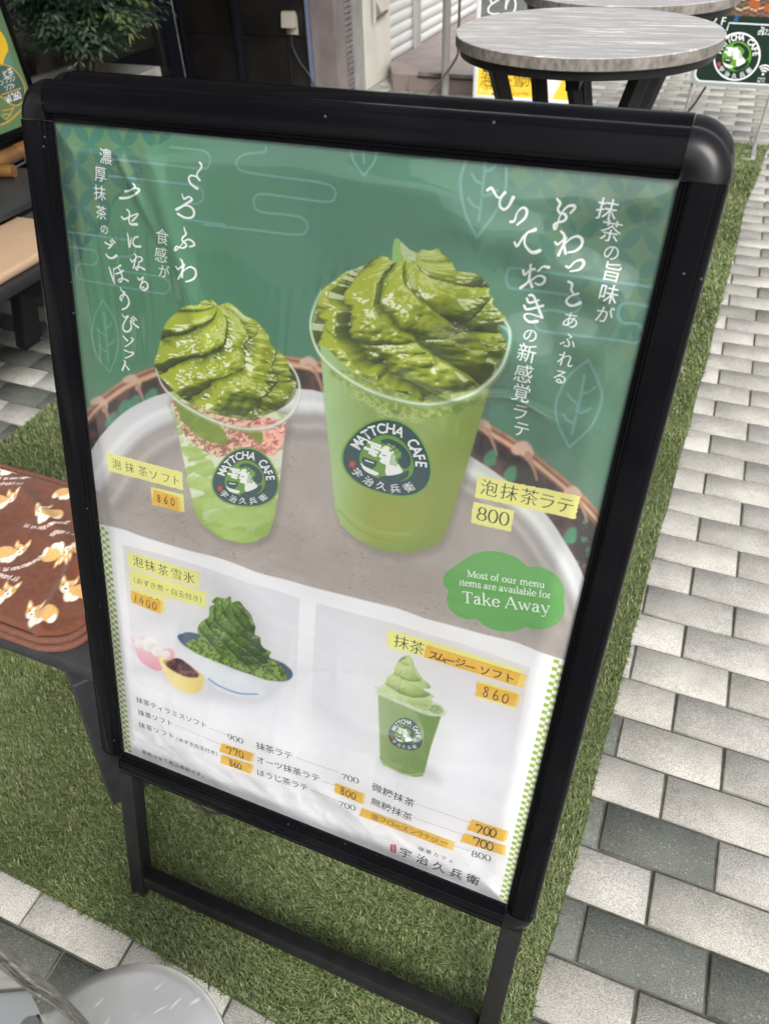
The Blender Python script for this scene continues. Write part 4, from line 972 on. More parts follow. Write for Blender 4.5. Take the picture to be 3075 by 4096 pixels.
# ------------------------------------------------------------------ ground
gm = noisy('joint_sand', (0.08, 0.077, 0.066), (0.15, 0.15, 0.115), 40, 0.95, bump=0.4)
struct(BM().poly([(-60, -60, -.007), (60, -60, -.012), (60, 60, -.007), (-60, 60, -.007)]).done('ground', gm))
PL, PH, PXO, PYO = 0.19694, 0.097035, 0.9166, 1.7254
def pavers():
    V, Q, Cc = [], [], []
    n = 0
    G = 0.0028; B = 0.0022
    for k in range(-76, 46):
        y1 = PYO - PH * k; y0 = y1 - PH
        off = 0 if k % 2 == 0 else 0
        odd = (k % 2 == 0)                    # rows that have a joint on the PXO line
        x_0 = PXO if odd else PXO - 0.0996
        for i in range(-27, 30):
            xa = x_0 + i * PL; xb = xa + PL
            if xb < -4.4 or xa > 6.2: continue
            xm = (xa + xb) / 2; ym = (y0 + y1) / 2
            r = rng.random()
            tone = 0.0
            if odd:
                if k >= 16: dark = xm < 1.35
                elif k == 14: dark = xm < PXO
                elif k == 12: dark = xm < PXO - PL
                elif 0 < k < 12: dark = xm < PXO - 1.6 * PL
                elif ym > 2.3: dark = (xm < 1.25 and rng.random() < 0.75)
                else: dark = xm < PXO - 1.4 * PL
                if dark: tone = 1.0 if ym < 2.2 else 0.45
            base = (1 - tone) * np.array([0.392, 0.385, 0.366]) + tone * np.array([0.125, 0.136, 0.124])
            base = base * (0.86 + 0.24 * r) * np.array([1.01, 1.0, .985 - .03 * rng.random()])
            dz = rng.normal() * 0.0007
            a, b, c, d = xa + G, xb - G, y0 + G, y1 - G
            top = [(a + B, c + B), (b - B, c + B), (b - B, d - B), (a + B, d - B)]
            out = [(a, c), (b, c), (b, d), (a, d)]
            t1, t2 = rng.normal() * .0006, rng.normal() * .0006
            V += [(x, y, dz + t1 * (x - xm) / .1 + t2 * (y - ym) / .05) for x, y in top] + [(x, y, dz - .0035) for x, y in out] + [(x, y, -.016) for x, y in out]
            Q.append((n, n + 1, n + 2, n + 3))
            for e in range(4):
                f = (e + 1) % 4
                Q.append((n + 4 + e, n + 4 + f, n + f, n + e))
                Q.append((n + 8 + e, n + 8 + f, n + 4 + f, n + 4 + e))
            Cc += [tuple(base) + (tone,)] * 12
            n += 12
    m = pmat('granite_faced_paver', (0.4, 0.4, 0.4), 0.85, 0, 0.3)
    a = node(m, 'ShaderNodeAttribute', attribute_name='tone')
    v = coords(m)
    n1 = node(m, 'ShaderNodeTexNoise', Scale=420.0, Detail=3.0, Roughness=0.7); lk(m, v, n1.inputs['Vector'])
    n2 = node(m, 'ShaderNodeTexNoise', Scale=7.0, Detail=9.0, Roughness=.72); lk(m, v, n2.inputs['Vector'])
    vo = node(m, 'ShaderNodeTexVoronoi', Scale=330.0); lk(m, v, vo.inputs['Vector'])
    r1 = node(m, 'ShaderNodeMapRange'); r1.inputs['From Min'].default_value = .3; r1.inputs['From Max'].default_value = .7; r1.inputs['To Min'].default_value = .5; r1.inputs['To Max'].default_value = 1.42
    lk(m, n1.outputs[0], r1.inputs['Value'])
    r2 = node(m, 'ShaderNodeMapRange'); r2.inputs['From Min'].default_value = .3; r2.inputs['From Max'].default_value = .7; r2.inputs['To Min'].default_value = .72; r2.inputs['To Max'].default_value = 1.22
    lk(m, n2.outputs[0], r2.inputs['Value'])
    mu = node(m, 'ShaderNodeMath', operation='MULTIPLY'); lk(m, r1.outputs[0], mu.inputs[0]); lk(m, r2.outputs[0], mu.inputs[1])
    vm = node(m, 'ShaderNodeVectorMath', operation='SCALE'); lk(m, a.outputs['Color'], vm.inputs[0]); lk(m, mu.outputs[0], vm.inputs['Scale'])
    # pale grains of the facing mix (random Voronoi cells)
    sep = node(m, 'ShaderNodeSeparateColor'); lk(m, vo.outputs['Color'], sep.inputs[0])
    gt = node(m, 'ShaderNodeMath', operation='GREATER_THAN'); gt.inputs[1].default_value = .968; lk(m, sep.outputs[0], gt.inputs[0])
    sp = node(m, 'ShaderNodeMix', data_type='RGBA'); sp.inputs['B'].default_value = (.55, .55, .53, 1)
    lk(m, vm.outputs[0], sp.inputs['A']); 
    gf = node(m, 'ShaderNodeMath', operation='MULTIPLY'); gf.inputs[1].default_value = .16; lk(m, gt.outputs[0], gf.inputs[0]); lk(m, gf.outputs[0], sp.inputs['Factor'])
    lk(m, sp.outputs['Result'], bsdf(m).inputs['Base Color'])
    bu = node(m, 'ShaderNodeBump', Strength=0.55, Distance=0.003); lk(m, n1.outputs[0], bu.inputs['Height']); lk(m, bu.outputs[0], bsdf(m).inputs['Normal'])
    me = raw_mesh('pavement', V, quads=Q, mats=[m])
    at = me.color_attributes.new('tone', 'FLOAT_COLOR', 'POINT')
    at.data.foreach_set('color', np.asarray(Cc, np.float32).ravel())
    struct(link('pavement', me))
pavers()
struct(BM().poly([(-40, -40, -.006), (40, -40, -.006), (40, -2.72, -.006), (-40, -2.72, -.006)]).done('unseen_road', noisy('pale_road', (.38, .37, .36), (.46, .45, .44), 3, .9)))  # unseen ground behind the camera, added pale to brighten reflections in the cover
struct(BM().poly([(6.3, -2.72, -.006), (40, -2.72, -.006), (40, 40, -.006), (6.3, 40, -.006)]).done('unseen_road', noisy('pale_road', (.38, .37, .36), (.46, .45, .44), 3, .9)))
# ------------------------------------------------------------------ artificial turf
_te = on_z([(3060,610),(3032,700),(3000,773),(2979,822),(2963,903),(2947,977),(2922,1066),(2902,1147),(2882,1221),(2857,1310),(2837,1408),(2821,1465),(2792,1554),(2764,1681),(2728,1794),(2701,1907),(2669,2034),(2638,2120),(2606,2246),(2583,2332),(2561,2436),(2534,2518),(2519,2600),(2479,2735),(2452,2857),(2404,3019),(2370,3161),(2357,3249),(2323,3364),(2283,3499),(2255,3600),(2215,3749),(2181,3837),(2141,3986),(2127,4096)], .014)[::-1, :2]
TURF = np.vstack([[(-1.21, -0.16), (-0.6, -0.15), (0.0, -0.158), (0.3, -0.176), (_te[0, 0], -0.19)], _te, [(_te[-1, 0] + .02, 4.55), (-1.22, 4.52), (-1.2, 1.0)]])
def turf():
    base = noisy('turf_backing', (0.04, 0.055, 0.022), (0.07, 0.09, 0.035), 120, 0.95)
    V, T, Cc = [], [], []
    P = np.array(TURF)
    def inside(X, Y): return poly_sd(X, Y, P)
    def scatter(n, x0, x1, y0, y1, L, wd):
        X = rng.uniform(x0, x1, n); Y = rng.uniform(y0, y1, n)
        sd = inside(X, Y) + 0.012 * (fbm(X * 18, Y * 18, 1, 2) - 0.5)
        k = sd > 0.002
        X, Y = X[k], Y[k]
        return np.column_stack([X, Y, np.full(len(X), L), np.full(len(X), wd)])
    A = [scatter(230000, -0.75, 0.86, -0.2, 0.62, .0135, .0015), scatter(95000, .45, .95, .55, 1.9, .0145, .0021),
         scatter(52000, .5, 1.1, 1.9, 4.6, .018, .0040), scatter(48000, -1.25, -.1, .6, 1.7, .016, .0028), scatter(12000, -1.22, -.55, -.2, .6, .016, .0028)]
    A = np.vstack(A)
    n = len(A)
    th = rng.uniform(0, 2 * np.pi, n)
    lean_ = np.abs(rng.normal(1.0, 0.35, n))
    # pile is brushed in swathes
    sw = 2 * np.pi * fbm(A[:, 0] * 5, A[:, 1] * 5, 3, 2)
    th = np.where(rng.random(n) < .35, sw + rng.normal(0, .6, n), th)
    Ln = A[:, 2] * rng.uniform(.6, 1.25, n)
    d = np.stack([np.cos(th) * np.sin(lean_), np.sin(th) * np.sin(lean_), np.cos(lean_)], 1)
    side = np.stack([-np.sin(th), np.cos(th), np.zeros(n)], 1)
    p0 = np.stack([A[:, 0], A[:, 1], np.full(n, .0035)], 1)
    p1 = p0 + d * (Ln * .5)[:, None] + np.array([0, 0, .18]) * Ln[:, None]
    d2 = d.copy(); d2[:, 2] -= rng.uniform(.1, .75, n)
    p2 = p1 + d2 * (Ln * .6)[:, None]
    p2[:, 2] = np.maximum(p2[:, 2], .005)
    wv = (A[:, 3] * rng.uniform(.7, 1.2, n) / 2)[:, None]
    V = np.stack([p0 - side * wv, p0 + side * wv, p1 - side * wv * .85, p1 + side * wv * .85, p2], 1).reshape(-1, 3)
    i = np.arange(n)[:, None] * 5
    Q = i + np.array([[0, 1, 3, 2]]); T = i + np.array([[2, 3, 4]])
    pal = np.array([(.116, .160, .054), (.146, .188, .068), (.085, .124, .048), (.180, .212, .096), (.265, .240, .138), (.205, .205, .096)])
    pr = rng.choice(6, n, p=[.30, .26, .21, .11, .05, .07])
    cc = pal[pr] * rng.uniform(.8, 1.25, (n, 1)) * (0.85 + .3 * fbm(A[:, 0] * 3, A[:, 1] * 3, 2, 2))[:, None]
    cc = np.repeat(np.column_stack([cc, np.ones(n)]), 5, 0)
    m = pmat('turf_blade', (.07, .11, .03), .45, 0, .35)
    attr_color(m, 'tone')
    bsdf(m).inputs['Subsurface Weight'].default_value = 0
    me = raw_mesh('artificial_turf', V, tris=T, quads=Q, mats=[m, base])
    # backing sheet
    t = tessellate_polygon([[Vector((x, y, 0)) for x, y in P]])
    at = me.color_attributes.new('tone', 'FLOAT_COLOR', 'POINT')
    at.data.foreach_set('color', cc.astype(np.float32).ravel())
    o = link('artificial_turf', me)
    tag(o, kind='stuff', label='green artificial turf under the menu board and tables', cat='turf')
    bk = BM().prism([tuple(p) for p in P], .001, .004).done('turf_backing', base)
    bk['kind'] = 'structure'
turf()
# ------------------------------------------------------------------ the menu board
al = math.pi / 2 - LEAN
ROOT = Vector((0.3, -0.1, 0.0))
board = thing('menu_board', 'black framed folding menu board with large green drink poster, standing on turf', 'menu board', ROOT)
def bl(o): # place a part given in poster coordinates (right, up the board, out of the board)
    o.parent = board
    o.location = Vector((0, 0, Z0)) - ROOT
    o.rotation_euler = (al, 0, 0)
    return o
# poster mesh: painted picture + inks
colr = lina(CAN)
ii, jj = np.meshgrid(np.arange(NU - 1), np.arange(NV - 1))
q0 = (jj * NU + ii).ravel()
QV = np.column_stack([q0, q0 + 1, q0 + 1 + NU, q0 + NU])
pv, pt, pm = PV.arrays()
VV = np.vstack([np.column_stack([GU.ravel(), GV.ravel(), np.zeros(NU * NV)]), pv])
PM = pmat('printed_picture', (.5, .5, .5), .55, 0, .25)
attr_color(PM, 'print')
me = raw_mesh('poster', VV, tris=pt + NU * NV, quads=QV, tmat=pm, mats=[PM] + INKS)
at = me.color_attributes.new('print', 'FLOAT_COLOR', 'POINT')
ca = np.ones((len(VV), 4), np.float32); ca[:NU * NV, :3] = colr.reshape(-1, 3)
at.data.foreach_set('color', ca.ravel())
POSTER = bl(link('poster', me))
# price tapes with handwriting
TAPE = noisy('orange_masking_tape', lin(230, 186, 62), lin(222, 174, 50), 90, .55, bump=.15, bscale=500)
TAPEY = pmat('tape_end', lin(234, 204, 104), .55)
PEN = pmat('black_marker', lin(30, 26, 20), .5)
def tape(P, text, kind='num', h=.014, wd=.0013, pts=None):
    v = Vec()
    Q = on_board(P); out = []
    for i in range(4):
        A, B = Q[i], Q[(i + 1) % 4]
        n = max(2, int(np.hypot(*(B - A)) / .0014))
        am = .0009 if i in (1, 3) else .00015
        for k in range(n): out.append(A + (B - A) * k / n + rng.normal(size=2) * am * .6)
    v.poly(out, 0, 12)
    # doubled end of the strip
    e = [Q[0] + (Q[1] - Q[0]) * .94, Q[1], Q[2], Q[3] + (Q[2] - Q[3]) * .94]
    v.poly(e, 1, 13)
    c = Q.mean(0); ex = (Q[1] - Q[0] + Q[2] - Q[3]) / 2; r = math.atan2(ex[1], ex[0])
    if kind == 'num':
        C = on_board(pts) if pts is not None else [c + ex * (i - (len(text) - 1) / 2) * .19 for i in range(len(text))]
        for ch, cc in zip(text, C):
            sl = random.uniform(-.1, .08) + r
            for st in HAND[ch]:
                S_ = (np.asarray(st) - [.25, .32]) * [.74, 1] * h / .64
                S_ = S_ @ np.array([[math.cos(sl), math.sin(sl)], [-math.sin(sl), math.cos(sl)]]) + cc
                v.stroke(S_, [wd, wd * 1.2, wd * .8], 2, 15, 6)
    else:
        C = on_board(pts)
        for ch, cc in zip(text, C):
            v.text1(ch, cc, h, 2, 15, r + random.uniform(-.1, .1), .004, kind)
    V, T, M_ = v.arrays()
    o = link('price_tape', raw_mesh('price_tape', V, tris=T, tmat=M_, mats=[TAPE, TAPEY, PEN]), POSTER)
    return o
tape(zy([(985, 765), (1365, 885), (1385, 1100), (960, 975)]), '860', pts=zy([(1060, 900), (1165, 922), (1265, 945)]), h=.0098, wd=.0011)
tape(k5([(303, 630), (530, 712), (515, 797), (310, 716)]), '1400', pts=k5([(338, 690), (382, 702), (428, 722), (472, 738)]), h=.0125, wd=.0011)
tape(k6([(765, 345), (1370, 530), (1345, 606), (750, 420)]), 'スムージーソフト', kind=.016, h=.0132, pts=k6([(806, 408), (855, 422), (905, 440), (968, 452), (1028, 478), (1115, 502), (1190, 522), (1262, 545)]))
tape(k6([(1068, 570), (1328, 648), (1310, 722), (1057, 650)]), '860', pts=k6([(1122, 630), (1182, 650), (1240, 668)]), h=.0135, wd=.0012)
tape(k7([(692, 430), (902, 498), (882, 550), (680, 484)]), '770', pts=k7([(742, 478), (782, 486), (816, 500)]), h=.0135, wd=.0014)
tape(k7([(690, 503), (895, 570), (880, 626), (686, 556)]), '860', pts=k7([(752, 556), (780, 566), (806, 574)]), h=.0118, wd=.0014)
tape(k7([(1408, 682), (1596, 752), (1585, 816), (1405, 742)]), '800', pts=k7([(1456, 732), (1492, 748), (1526, 762)]), h=.0125, wd=.0014)
tape(k8([(1008, 470), (1315, 572), (1280, 660), (968, 555)]), '700', pts=k8([(1070, 550), (1135, 565), (1188, 580)]), h=.0155, wd=.0016)
tape(k8([(948, 584), (1296, 694), (1285, 772), (915, 656)]), '700', pts=k8([(1052, 655), (1108, 673), (1162, 690)]), h=.0155, wd=.0016)
tape(k8([(95, 374), (870, 660), (850, 730), (80, 440)]), '泡フローズンラテジー', kind=.003, h=.0112, pts=k8([(205, 450), (275, 474), (335, 500), (395, 524), (455, 548), (525, 568), (580, 588), (640, 612), (700, 640), (780, 662)]))
# clear cover sheet, slightly buckled
def cover():
    nu, nv = 230, 320
    u = np.linspace(-.004, .604, nu); v = np.linspace(-.004, .859, nv)
    Ug, Vg = np.meshgrid(u, v)
    hgt = .0055 + .0034 * (fbm(Ug * 7, Vg * 5, 2, 2) - .5) * 2
    top = sstep(.56, .72, Vg)
    hgt += .00004 * np.sin(Ug * 420 + 9 * fbm(Ug * 6, Vg * 6, 3, 2)) * sstep(.45, .7, Vg)
    hgt += top * .0042 * (fbm(Ug * 16 + 4, Vg * 20, 5, 2) - .5) * 2 * sstep(.36, .46, Ug)
    hgt += .0014 * np.exp(-((Vg - .79 - .02 * np.sin(Ug * 18)) / .016) ** 2) * sstep(.38, .5, Ug)
    hgt += .0016 * np.exp(-((Ug - .125 - .30 * (.80 - Vg)) / .012) ** 2) * sstep(.60, .72, Vg)
    hgt += .0012 * np.exp(-((Ug - .105 - .05 * np.sin(Vg * 12)) / .006) ** 2) * sstep(.74, .80, Vg)
    hgt += .0013 * np.exp(-((Vg - .660 + .006 * np.sin(Ug * 60)) / .0035) ** 2) * sstep(.36, .40, Ug) * sstep(.56, .52, Ug)
    low = sstep(.12, .04, Vg)
    hgt += low * .0018 * (fbm(Ug * 22 + 7 * Vg, Vg * 26, 6, 3) - .5) * 2
    eg = sstep(0, .03, np.minimum(np.minimum(Ug + .004, .604 - Ug), np.minimum(Vg + .004, .859 - Vg)))
    hgt = .0024 + (np.maximum(hgt, .0020) - .0024) * eg
    V = np.column_stack([Ug.ravel(), Vg.ravel(), hgt.ravel()])
    a, b = np.meshgrid(np.arange(nu - 1), np.arange(nv - 1))
    q = (b * nu + a).ravel()
    m = bpy.data.materials.new('clear_pvc_sheet'); m.use_nodes = True
    nt = m.node_tree
    nt.nodes.remove(nt.nodes['Principled BSDF'])
    out = nt.nodes['Material Output']
    tr = nt.nodes.new('ShaderNodeBsdfTransparent'); tr.inputs[0].default_value = (.96, .97, .965, 1)
    gl = nt.nodes.new('ShaderNodeBsdfGlossy'); gl.inputs['Roughness'].default_value = .045
    fr = nt.nodes.new('ShaderNodeFresnel'); fr.inputs['IOR'].default_value = 1.55
    mx = nt.nodes.new('ShaderNodeMixShader')
    k = nt.nodes.new('ShaderNodeMath'); k.operation = 'MULTIPLY'; k.inputs[1].default_value = 1.35
    nt.links.new(fr.outputs[0], k.inputs[0]); nt.links.new(k.outputs[0], mx.inputs[0])
    df = nt.nodes.new('ShaderNodeBsdfDiffuse'); df.inputs[0].default_value = (.8, .8, .8, 1)
    m0 = nt.nodes.new('ShaderNodeMixShader'); m0.inputs[0].default_value = .018
    nt.links.new(tr.outputs[0], m0.inputs[1]); nt.links.new(df.outputs[0], m0.inputs[2]); nt.links.new(m0.outputs[0], mx.inputs[1]); nt.links.new(gl.outputs[0], mx.inputs[2]); nt.links.new(mx.outputs[0], out.inputs[0])
    me = raw_mesh('clear_cover', V, quads=np.column_stack([q, q + 1, q + 1 + nu, q + nu]), mats=[m], smooth=True)
    bl(link('clear_cover', me))
cover()
# snap frame: rails, corner caps, backing
PROF = [(.0, .0012), (.0, .0052), (.0035, .0058), (.0045, .0085), (.0065, .0095), (.0075, .0125), (.0095, .0138), (.026, .0142), (.0285, .0130), (.0300, .0134), (.0325, .0118), (.0350, .0085), (.0362, .0035), (.0362, -.006), (.035, -.0085), (.035, -.013), (.0, -.013)]
W_, H_ = 0.6, 0.855
def rail(axis, side, a, b, sc=1.0):
    m = BM()
    rings = []
    for t in (a, b):
        r = []
        for d, h in PROF:
            if axis == 'h': p = (t, H_ + d if side > 0 else -d, h)
            else: p = (W_ + d if side > 0 else -d, t, h)
            r.append(m.bm.verts.new(p))
        rings.append(r)
    n = len(PROF)
    for i in range(n): m.bm.faces.new((rings[0][i], rings[0][(i + 1) % n], rings[1][(i + 1) % n], rings[1][i]))
    m.bm.faces.new(rings[0]); m.bm.faces.new(rings[1][::-1])
    return m
def corner(cx, cy, a0, R=1.0):
    m = BM()
    n = 20
    rings = []
    pr = [(max(d * 1.012 + .0003, .0), h + (.0006 if h > 0 else 0)) for d, h in PROF if d > 0.003]
    pr = [(.0035, .004)] + [(d, h) for d, h in pr if h > -.014]
    # soften the profile for the moulded cap
    pr = [(.001, -.013), (.001, .0125), (.010, .0150), (.022, .0150), (.029, .0128), (.0345, .0080), (.0370, .0015), (.0370, -.007), (.0355, -.013)]
    for k in range(n + 1):
        a = a0 + math.pi / 2 * k / n
        rings.append([m.bm.verts.new((cx + d * math.cos(a), cy + d * math.sin(a), h)) for d, h in pr])
    q = len(pr)
    for A, B in zip(rings, rings[1:]):
        for i in range(q): m.bm.faces.new((A[i], A[(i + 1) % q], B[(i + 1) % q], B[i]))
    m.bm.faces.new(rings[0]); m.bm.faces.new(rings[-1][::-1])
    return m
def framed(place, tags=''):
    e = .0005
    for ax, sd_, a, b in (('h', 1, e, W_ - e), ('h', -1, e, W_ - e), ('v', 1, e, H_ - e), ('v', -1, e, H_ - e)):
        place(rail(ax, sd_, a, b).done('frame_rail', BLACK, smooth=28))
    for cx, cy, a0 in ((W_, H_, 0), (0, H_, math.pi / 2), (0, 0, math.pi), (W_, 0, 1.5 * math.pi)):
        place(corner(cx, cy, a0).done('corner_cap', CAPB, smooth=40))
framed(bl)
bl(BM().box((.3, .4275, -.008), (.598, .853, .008)).done('backing_board', pmat('dark_backing', (.02, .02, .022), .6)))
# legs: square tubes from the frame to the turf, and the cross bar
for u in (-.001, .613):
    lg = bl(BM().box((u, -.19, -.008), (.028, .300, .026), bev=.0025).done('leg', TUBEB, smooth=40))
    BM().box((u, -.3385, -.008), (.0305, .012, .0285), bev=.003).done('foot_cap', RUB, lg, smooth=40)
bl(BM().box((.306, -.2925, -.008), (.586, .026, .024), bev=.002).done('cross_bar', TUBEB, smooth=40))
# rear half: the same frame leaning the other way, hinged along the top
yt = .535
def rr(o):
    o.parent = board
    o.location = Vector((.6, yt + 0.0, Z0)) - ROOT
    o.rotation_euler = (al, 0, math.pi)
    return o
framed(rr)
rr(BM().box((.3, .4275, -.004), (.598, .853, .010)).done('rear_panel', pmat('dark_panel', (.02, .022, .024), .5)))
for u in (-.013, .601):
    rr(BM().box((u, -.19, -.008), (.028, .300, .026), bev=.0025).done('leg', TUBEB, smooth=40))
for u in (.03, .57):
    p0 = Vector((u, .10, .30)) - ROOT; p1 = Vector((u, .40, .30)) - ROOT
    BM().bar(Vector((u, .085, .52)) - ROOT, Vector((u, .45, .52)) - ROOT, .02, .003).done('stay', STEEL, board)
bl(BM().box((.046, -.052, -.030), (.030, .034, .022), bev=.003).done('hinge_bracket', CHAR, smooth=40))
BM().tube([Vector(p) - ROOT for p in [(.045, .06, .30), (.06, .03, .24), (.085, .012, .212), (.118, .004, .201), (.150, .012, .212), (.168, .035, .25), (.17, .07, .30)]], .0028, 8).done('cable', RUB, board, smooth=60)
# ------------------------------------------------------------------ bar tables
OAK = pmat('grey_oak_laminate', (.4, .38, .36), .4, 0, .35)
v_ = coords(OAK, (1.1, 11, 11))
n1 = node(OAK, 'ShaderNodeTexNoise', Scale=5.0, Detail=9.0, Roughness=.68, Distortion=.6); lk(OAK, v_, n1.inputs['Vector'])
v2_ = coords(OAK, (4, 70, 70))
n2 = node(OAK, 'ShaderNodeTexNoise', Scale=4.0, Detail=4.0); lk(OAK, v2_, n2.inputs['Vector'])
mm = node(OAK, 'ShaderNodeMath', operation='MULTIPLY_ADD'); mm.inputs[1].default_value = .28; lk(OAK, n2.outputs[0], mm.inputs[0]); lk(OAK, n1.outputs[0], mm.inputs[2])
r_ = node(OAK, 'ShaderNodeValToRGB')
for p, c in ((0.0, (.19, .178, .17)), (.30, (.26, .25, .245)), (.6, (.335, .328, .328)), (1.0, (.40, .395, .395))):
    e = r_.color_ramp.elements.new(p); e.color = (*c, 1)
r_.color_ramp.elements.remove(r_.color_ramp.elements[0]); 
mr = node(OAK, 'ShaderNodeMapRange'); mr.inputs['From Min'].default_value = .33; mr.inputs['From Max'].default_value = .92; lk(OAK, mm.outputs[0], mr.inputs['Value'])
lk(OAK, mr.outputs[0], r_.inputs[0]); lk(OAK, r_.outputs[0], bsdf(OAK).inputs['Base Color'])
OAKE = noisy('grey_oak_edge', (.10, .09, .08), (.23, .21, .19), 16, .5, stretch=(6, 1, 3), lo=.3, hi=.7)
def bar_table(x, y, rz, label):
    t = thing('bar_table', label, 'table', (x, y, 0), rz, 'round bar tables behind the menu board')
    R = .308
    BM().lathe([(0, 1.0), (R - .002, 1.0), (R, .9985), (R, .9975)], n=96).done('table_top', OAK, t, smooth=30)
    BM().lathe([(R - .0003, .9977), (R, .976), (R - .002, .974), (0, .974)], n=96).done('edge_band', OAKE, t, smooth=30)
    BM().lathe([(0, .9735), (R - .010, .9735), (R - .012, .9555), (R - .018, .9555), (R - .018, .969), (0, .969)], n=96).done('apron', TUBEB, t, smooth=30)
    for k in range(4):
        a = math.radians(38 + 90 * k)
        c, s = math.cos(a), math.sin(a)
        BM().bar((.24 * c, .24 * s, .966), (.055 * c, .055 * s, .47), .033, .033, bev=.003).done('leg', TUBEB, t)
        BM().bar((.055 * c, .055 * s, .47), (.27 * c, .27 * s, .0), .033, .033, bev=.003).done('lower_leg', TUBEB, t)
    for k in range(2): BM().box((0, 0, .9345 + .0005 * k), (.36, .03, .05), Matrix.Rotation(k * math.pi / 2, 3, 'Z')).done('cross_brace', TUBEB, t)
    BM().box((0, 0, .47), (.15, .15, .03)).done('hub', TUBEB, t)
    return t
bar_table(.282, 1.690, math.radians(4), 'round bar table with grey wood grain top, the nearer one right behind the menu board')
bar_table(.290, 2.325, math.radians(10), 'round bar table with grey wood grain top, cut by the photo top edge')
# ------------------------------------------------------------------ black benches and blanket
def plank_bench(name, label, x0, x1, y0, y1, z, along_x=True, group=None):
    cx, cy = (x0 + x1) / 2, (y0 + y1) / 2
    t = thing(name, label, 'bench', (cx, cy, 0), 0, group)
    n = 3
    for k in range(n):
        if along_x:
            a = y0 + (y1 - y0) * k / n + .004; b = y0 + (y1 - y0) * (k + 1) / n - .004
            BM().box((0, (a + b) / 2 - cy, z - .017), (x1 - x0, b - a, .034), bev=.003).done('seat_plank', CHAR, t, smooth=40)
        else:
            a = x0 + (x1 - x0) * k / n + .004; b = x0 + (x1 - x0) * (k + 1) / n - .004
            BM().box(((a + b) / 2 - cx, 0, z - .017), (b - a, y1 - y0, .034), bev=.003).done('seat_plank', CHAR, t, smooth=40)
    for s_ in (-1, 1):
        if along_x:
            xx = s_ * ((x1 - x0) / 2 - .07)
            BM().bar((xx + s_ * 0, -(y1 - y0) / 2 + .03, z - .036), (xx - s_ * .02, -(y1 - y0) / 2 + .00, 0), .05, .075, bev=.003).done('leg', CHAR, t)
            BM().bar((xx, (y1 - y0) / 2 - .03, z - .036), (xx - s_ * .02, (y1 - y0) / 2, 0), .05, .075, bev=.003).done('leg', CHAR, t)
            BM().box((xx, 0, z - .058), (.045, (y1 - y0) * .9, .045)).done('bearer', CHAR, t)
        else:
            yy = s_ * ((y1 - y0) / 2 - .16)
            for q in (-1, 1):
                BM().bar((q * .05, yy, z - .036), (q * .17, yy, 0), .045, .08, up=(0, 1, 0), bev=.003).done('leg', CHAR, t)
            br = BM().box((0, yy - .047, z - .105), (.46, .04, .085)).done('bearer', CHAR, t)
            BM().lathe([(0, .006), (.007, .005), (.010, 0)], n=16).done('bolt', STEEL, t, (.14, yy - .068, z - .105), (math.pi / 2, 0, 0))
    return t
plank_bench('plank_bench', 'charcoal plank bench under the brown dog blanket, left of the menu board', -1.05, -.052, .062, .40, .40, True)
plank_bench('plank_bench', 'charcoal bench with a tan seat pad, beside the low black table', -1.56, -1.222, -.1, 1.53, .395, False)
# seat pad
CUSH = noisy('tan_pad_fabric', lin(176, 148, 120), lin(186, 158, 130), 6, .85, bump=.1, bscale=600)
t = BM().box((0, 0, 0), (.30, 1.55, .03), bev=.012, seg=4).done('seat_pad', CUSH, None, (-1.395, .735, .4105), smooth=60)
tag(t, 'tan fabric seat pad lying on the charcoal bench', 'cushion')
# low black table
t = thing('low_table', 'low black table under the tilted drink board with bamboo poles', 'table', (-1.95, .95, 0))
BM().box((0, 0, .452), (.86, 1.75, .028), bev=.004).done('table_top', noisy('black_table_top', (.028, .030, .036), (.04, .042, .05), 5, .32, bump=.04), t, smooth=40)
BM().box((0, 0, .425), (.80, 1.69, .026)).done('apron', TUBEB, t)
for x in (-.36, .36):
    for y in (-.8, .8): BM().box((x, y, .206), (.05, .05, .412), bev=.003).done('leg', TUBEB, t)
# bamboo poles
BAM = noisy('bamboo', lin(136, 98, 56), lin(112, 78, 42), 5, .35, stretch=(1, 6, 1))
def bamboo(a, b, r, label):
    a, b = Vector(a), Vector(b)
    L = (b - a).length; m = BM()
    pts, rs = [], []
    n = max(2, int(L / .16))
    for k in range(n + 1):
        for d, q in ((-.004, 1.0), (0, .93), (.004, 1.06)) if 0 < k < n else ((0, 1.0),):
            pts.append(a + (b - a) * min(1, max(0, (k / n + d / L)))); rs.append(r * q)
    m.tube(pts, rs, 18)
    o = m.done('bamboo_pole', BAM, smooth=50)
    tag(o, label, 'bamboo pole', 'bamboo poles on the low black table')
p1, p2 = on_z([(-30, 655)], .494)[0], on_z([(112, 590)], .494)[0]
dd = p2 - p1
bamboo(p1 - dd * 2.2, p2 + dd * .6, .027, 'longer bamboo pole under the lower edge of the drink board')
p1, p2 = on_z([(58, 684)], .489)[0], on_z([(-60, 684)], .489)[0]
bamboo(p2 + (p2 - p1) * 1.0, p1, .022, 'short bamboo pole with its cut end towards the menu board')
BM().tube([Vector((-1.87, 1.93, .50)), Vector((-1.83, 1.90, .49)), Vector((-1.80, 1.86, .475)), Vector((-1.80, 1.80, .472)), Vector((-1.84, 1.74, .472))], .003, 8).done('cord', pmat('grey_cord', (.10, .10, .11), .5), smooth=60)
tag(bpy.data.objects['cord'], 'thin grey cord hanging from the bamboo onto the table', 'cord')
# ------------------------------------------------------------------ drink board on the low table (plane facing the walkway, tilted back)
BX, TILT = -1.86, math.radians(3)
lb = thing('drink_board', 'tilted black framed board with yellow and green drink poster at left edge', 'menu board', (BX, 1.6, .56))
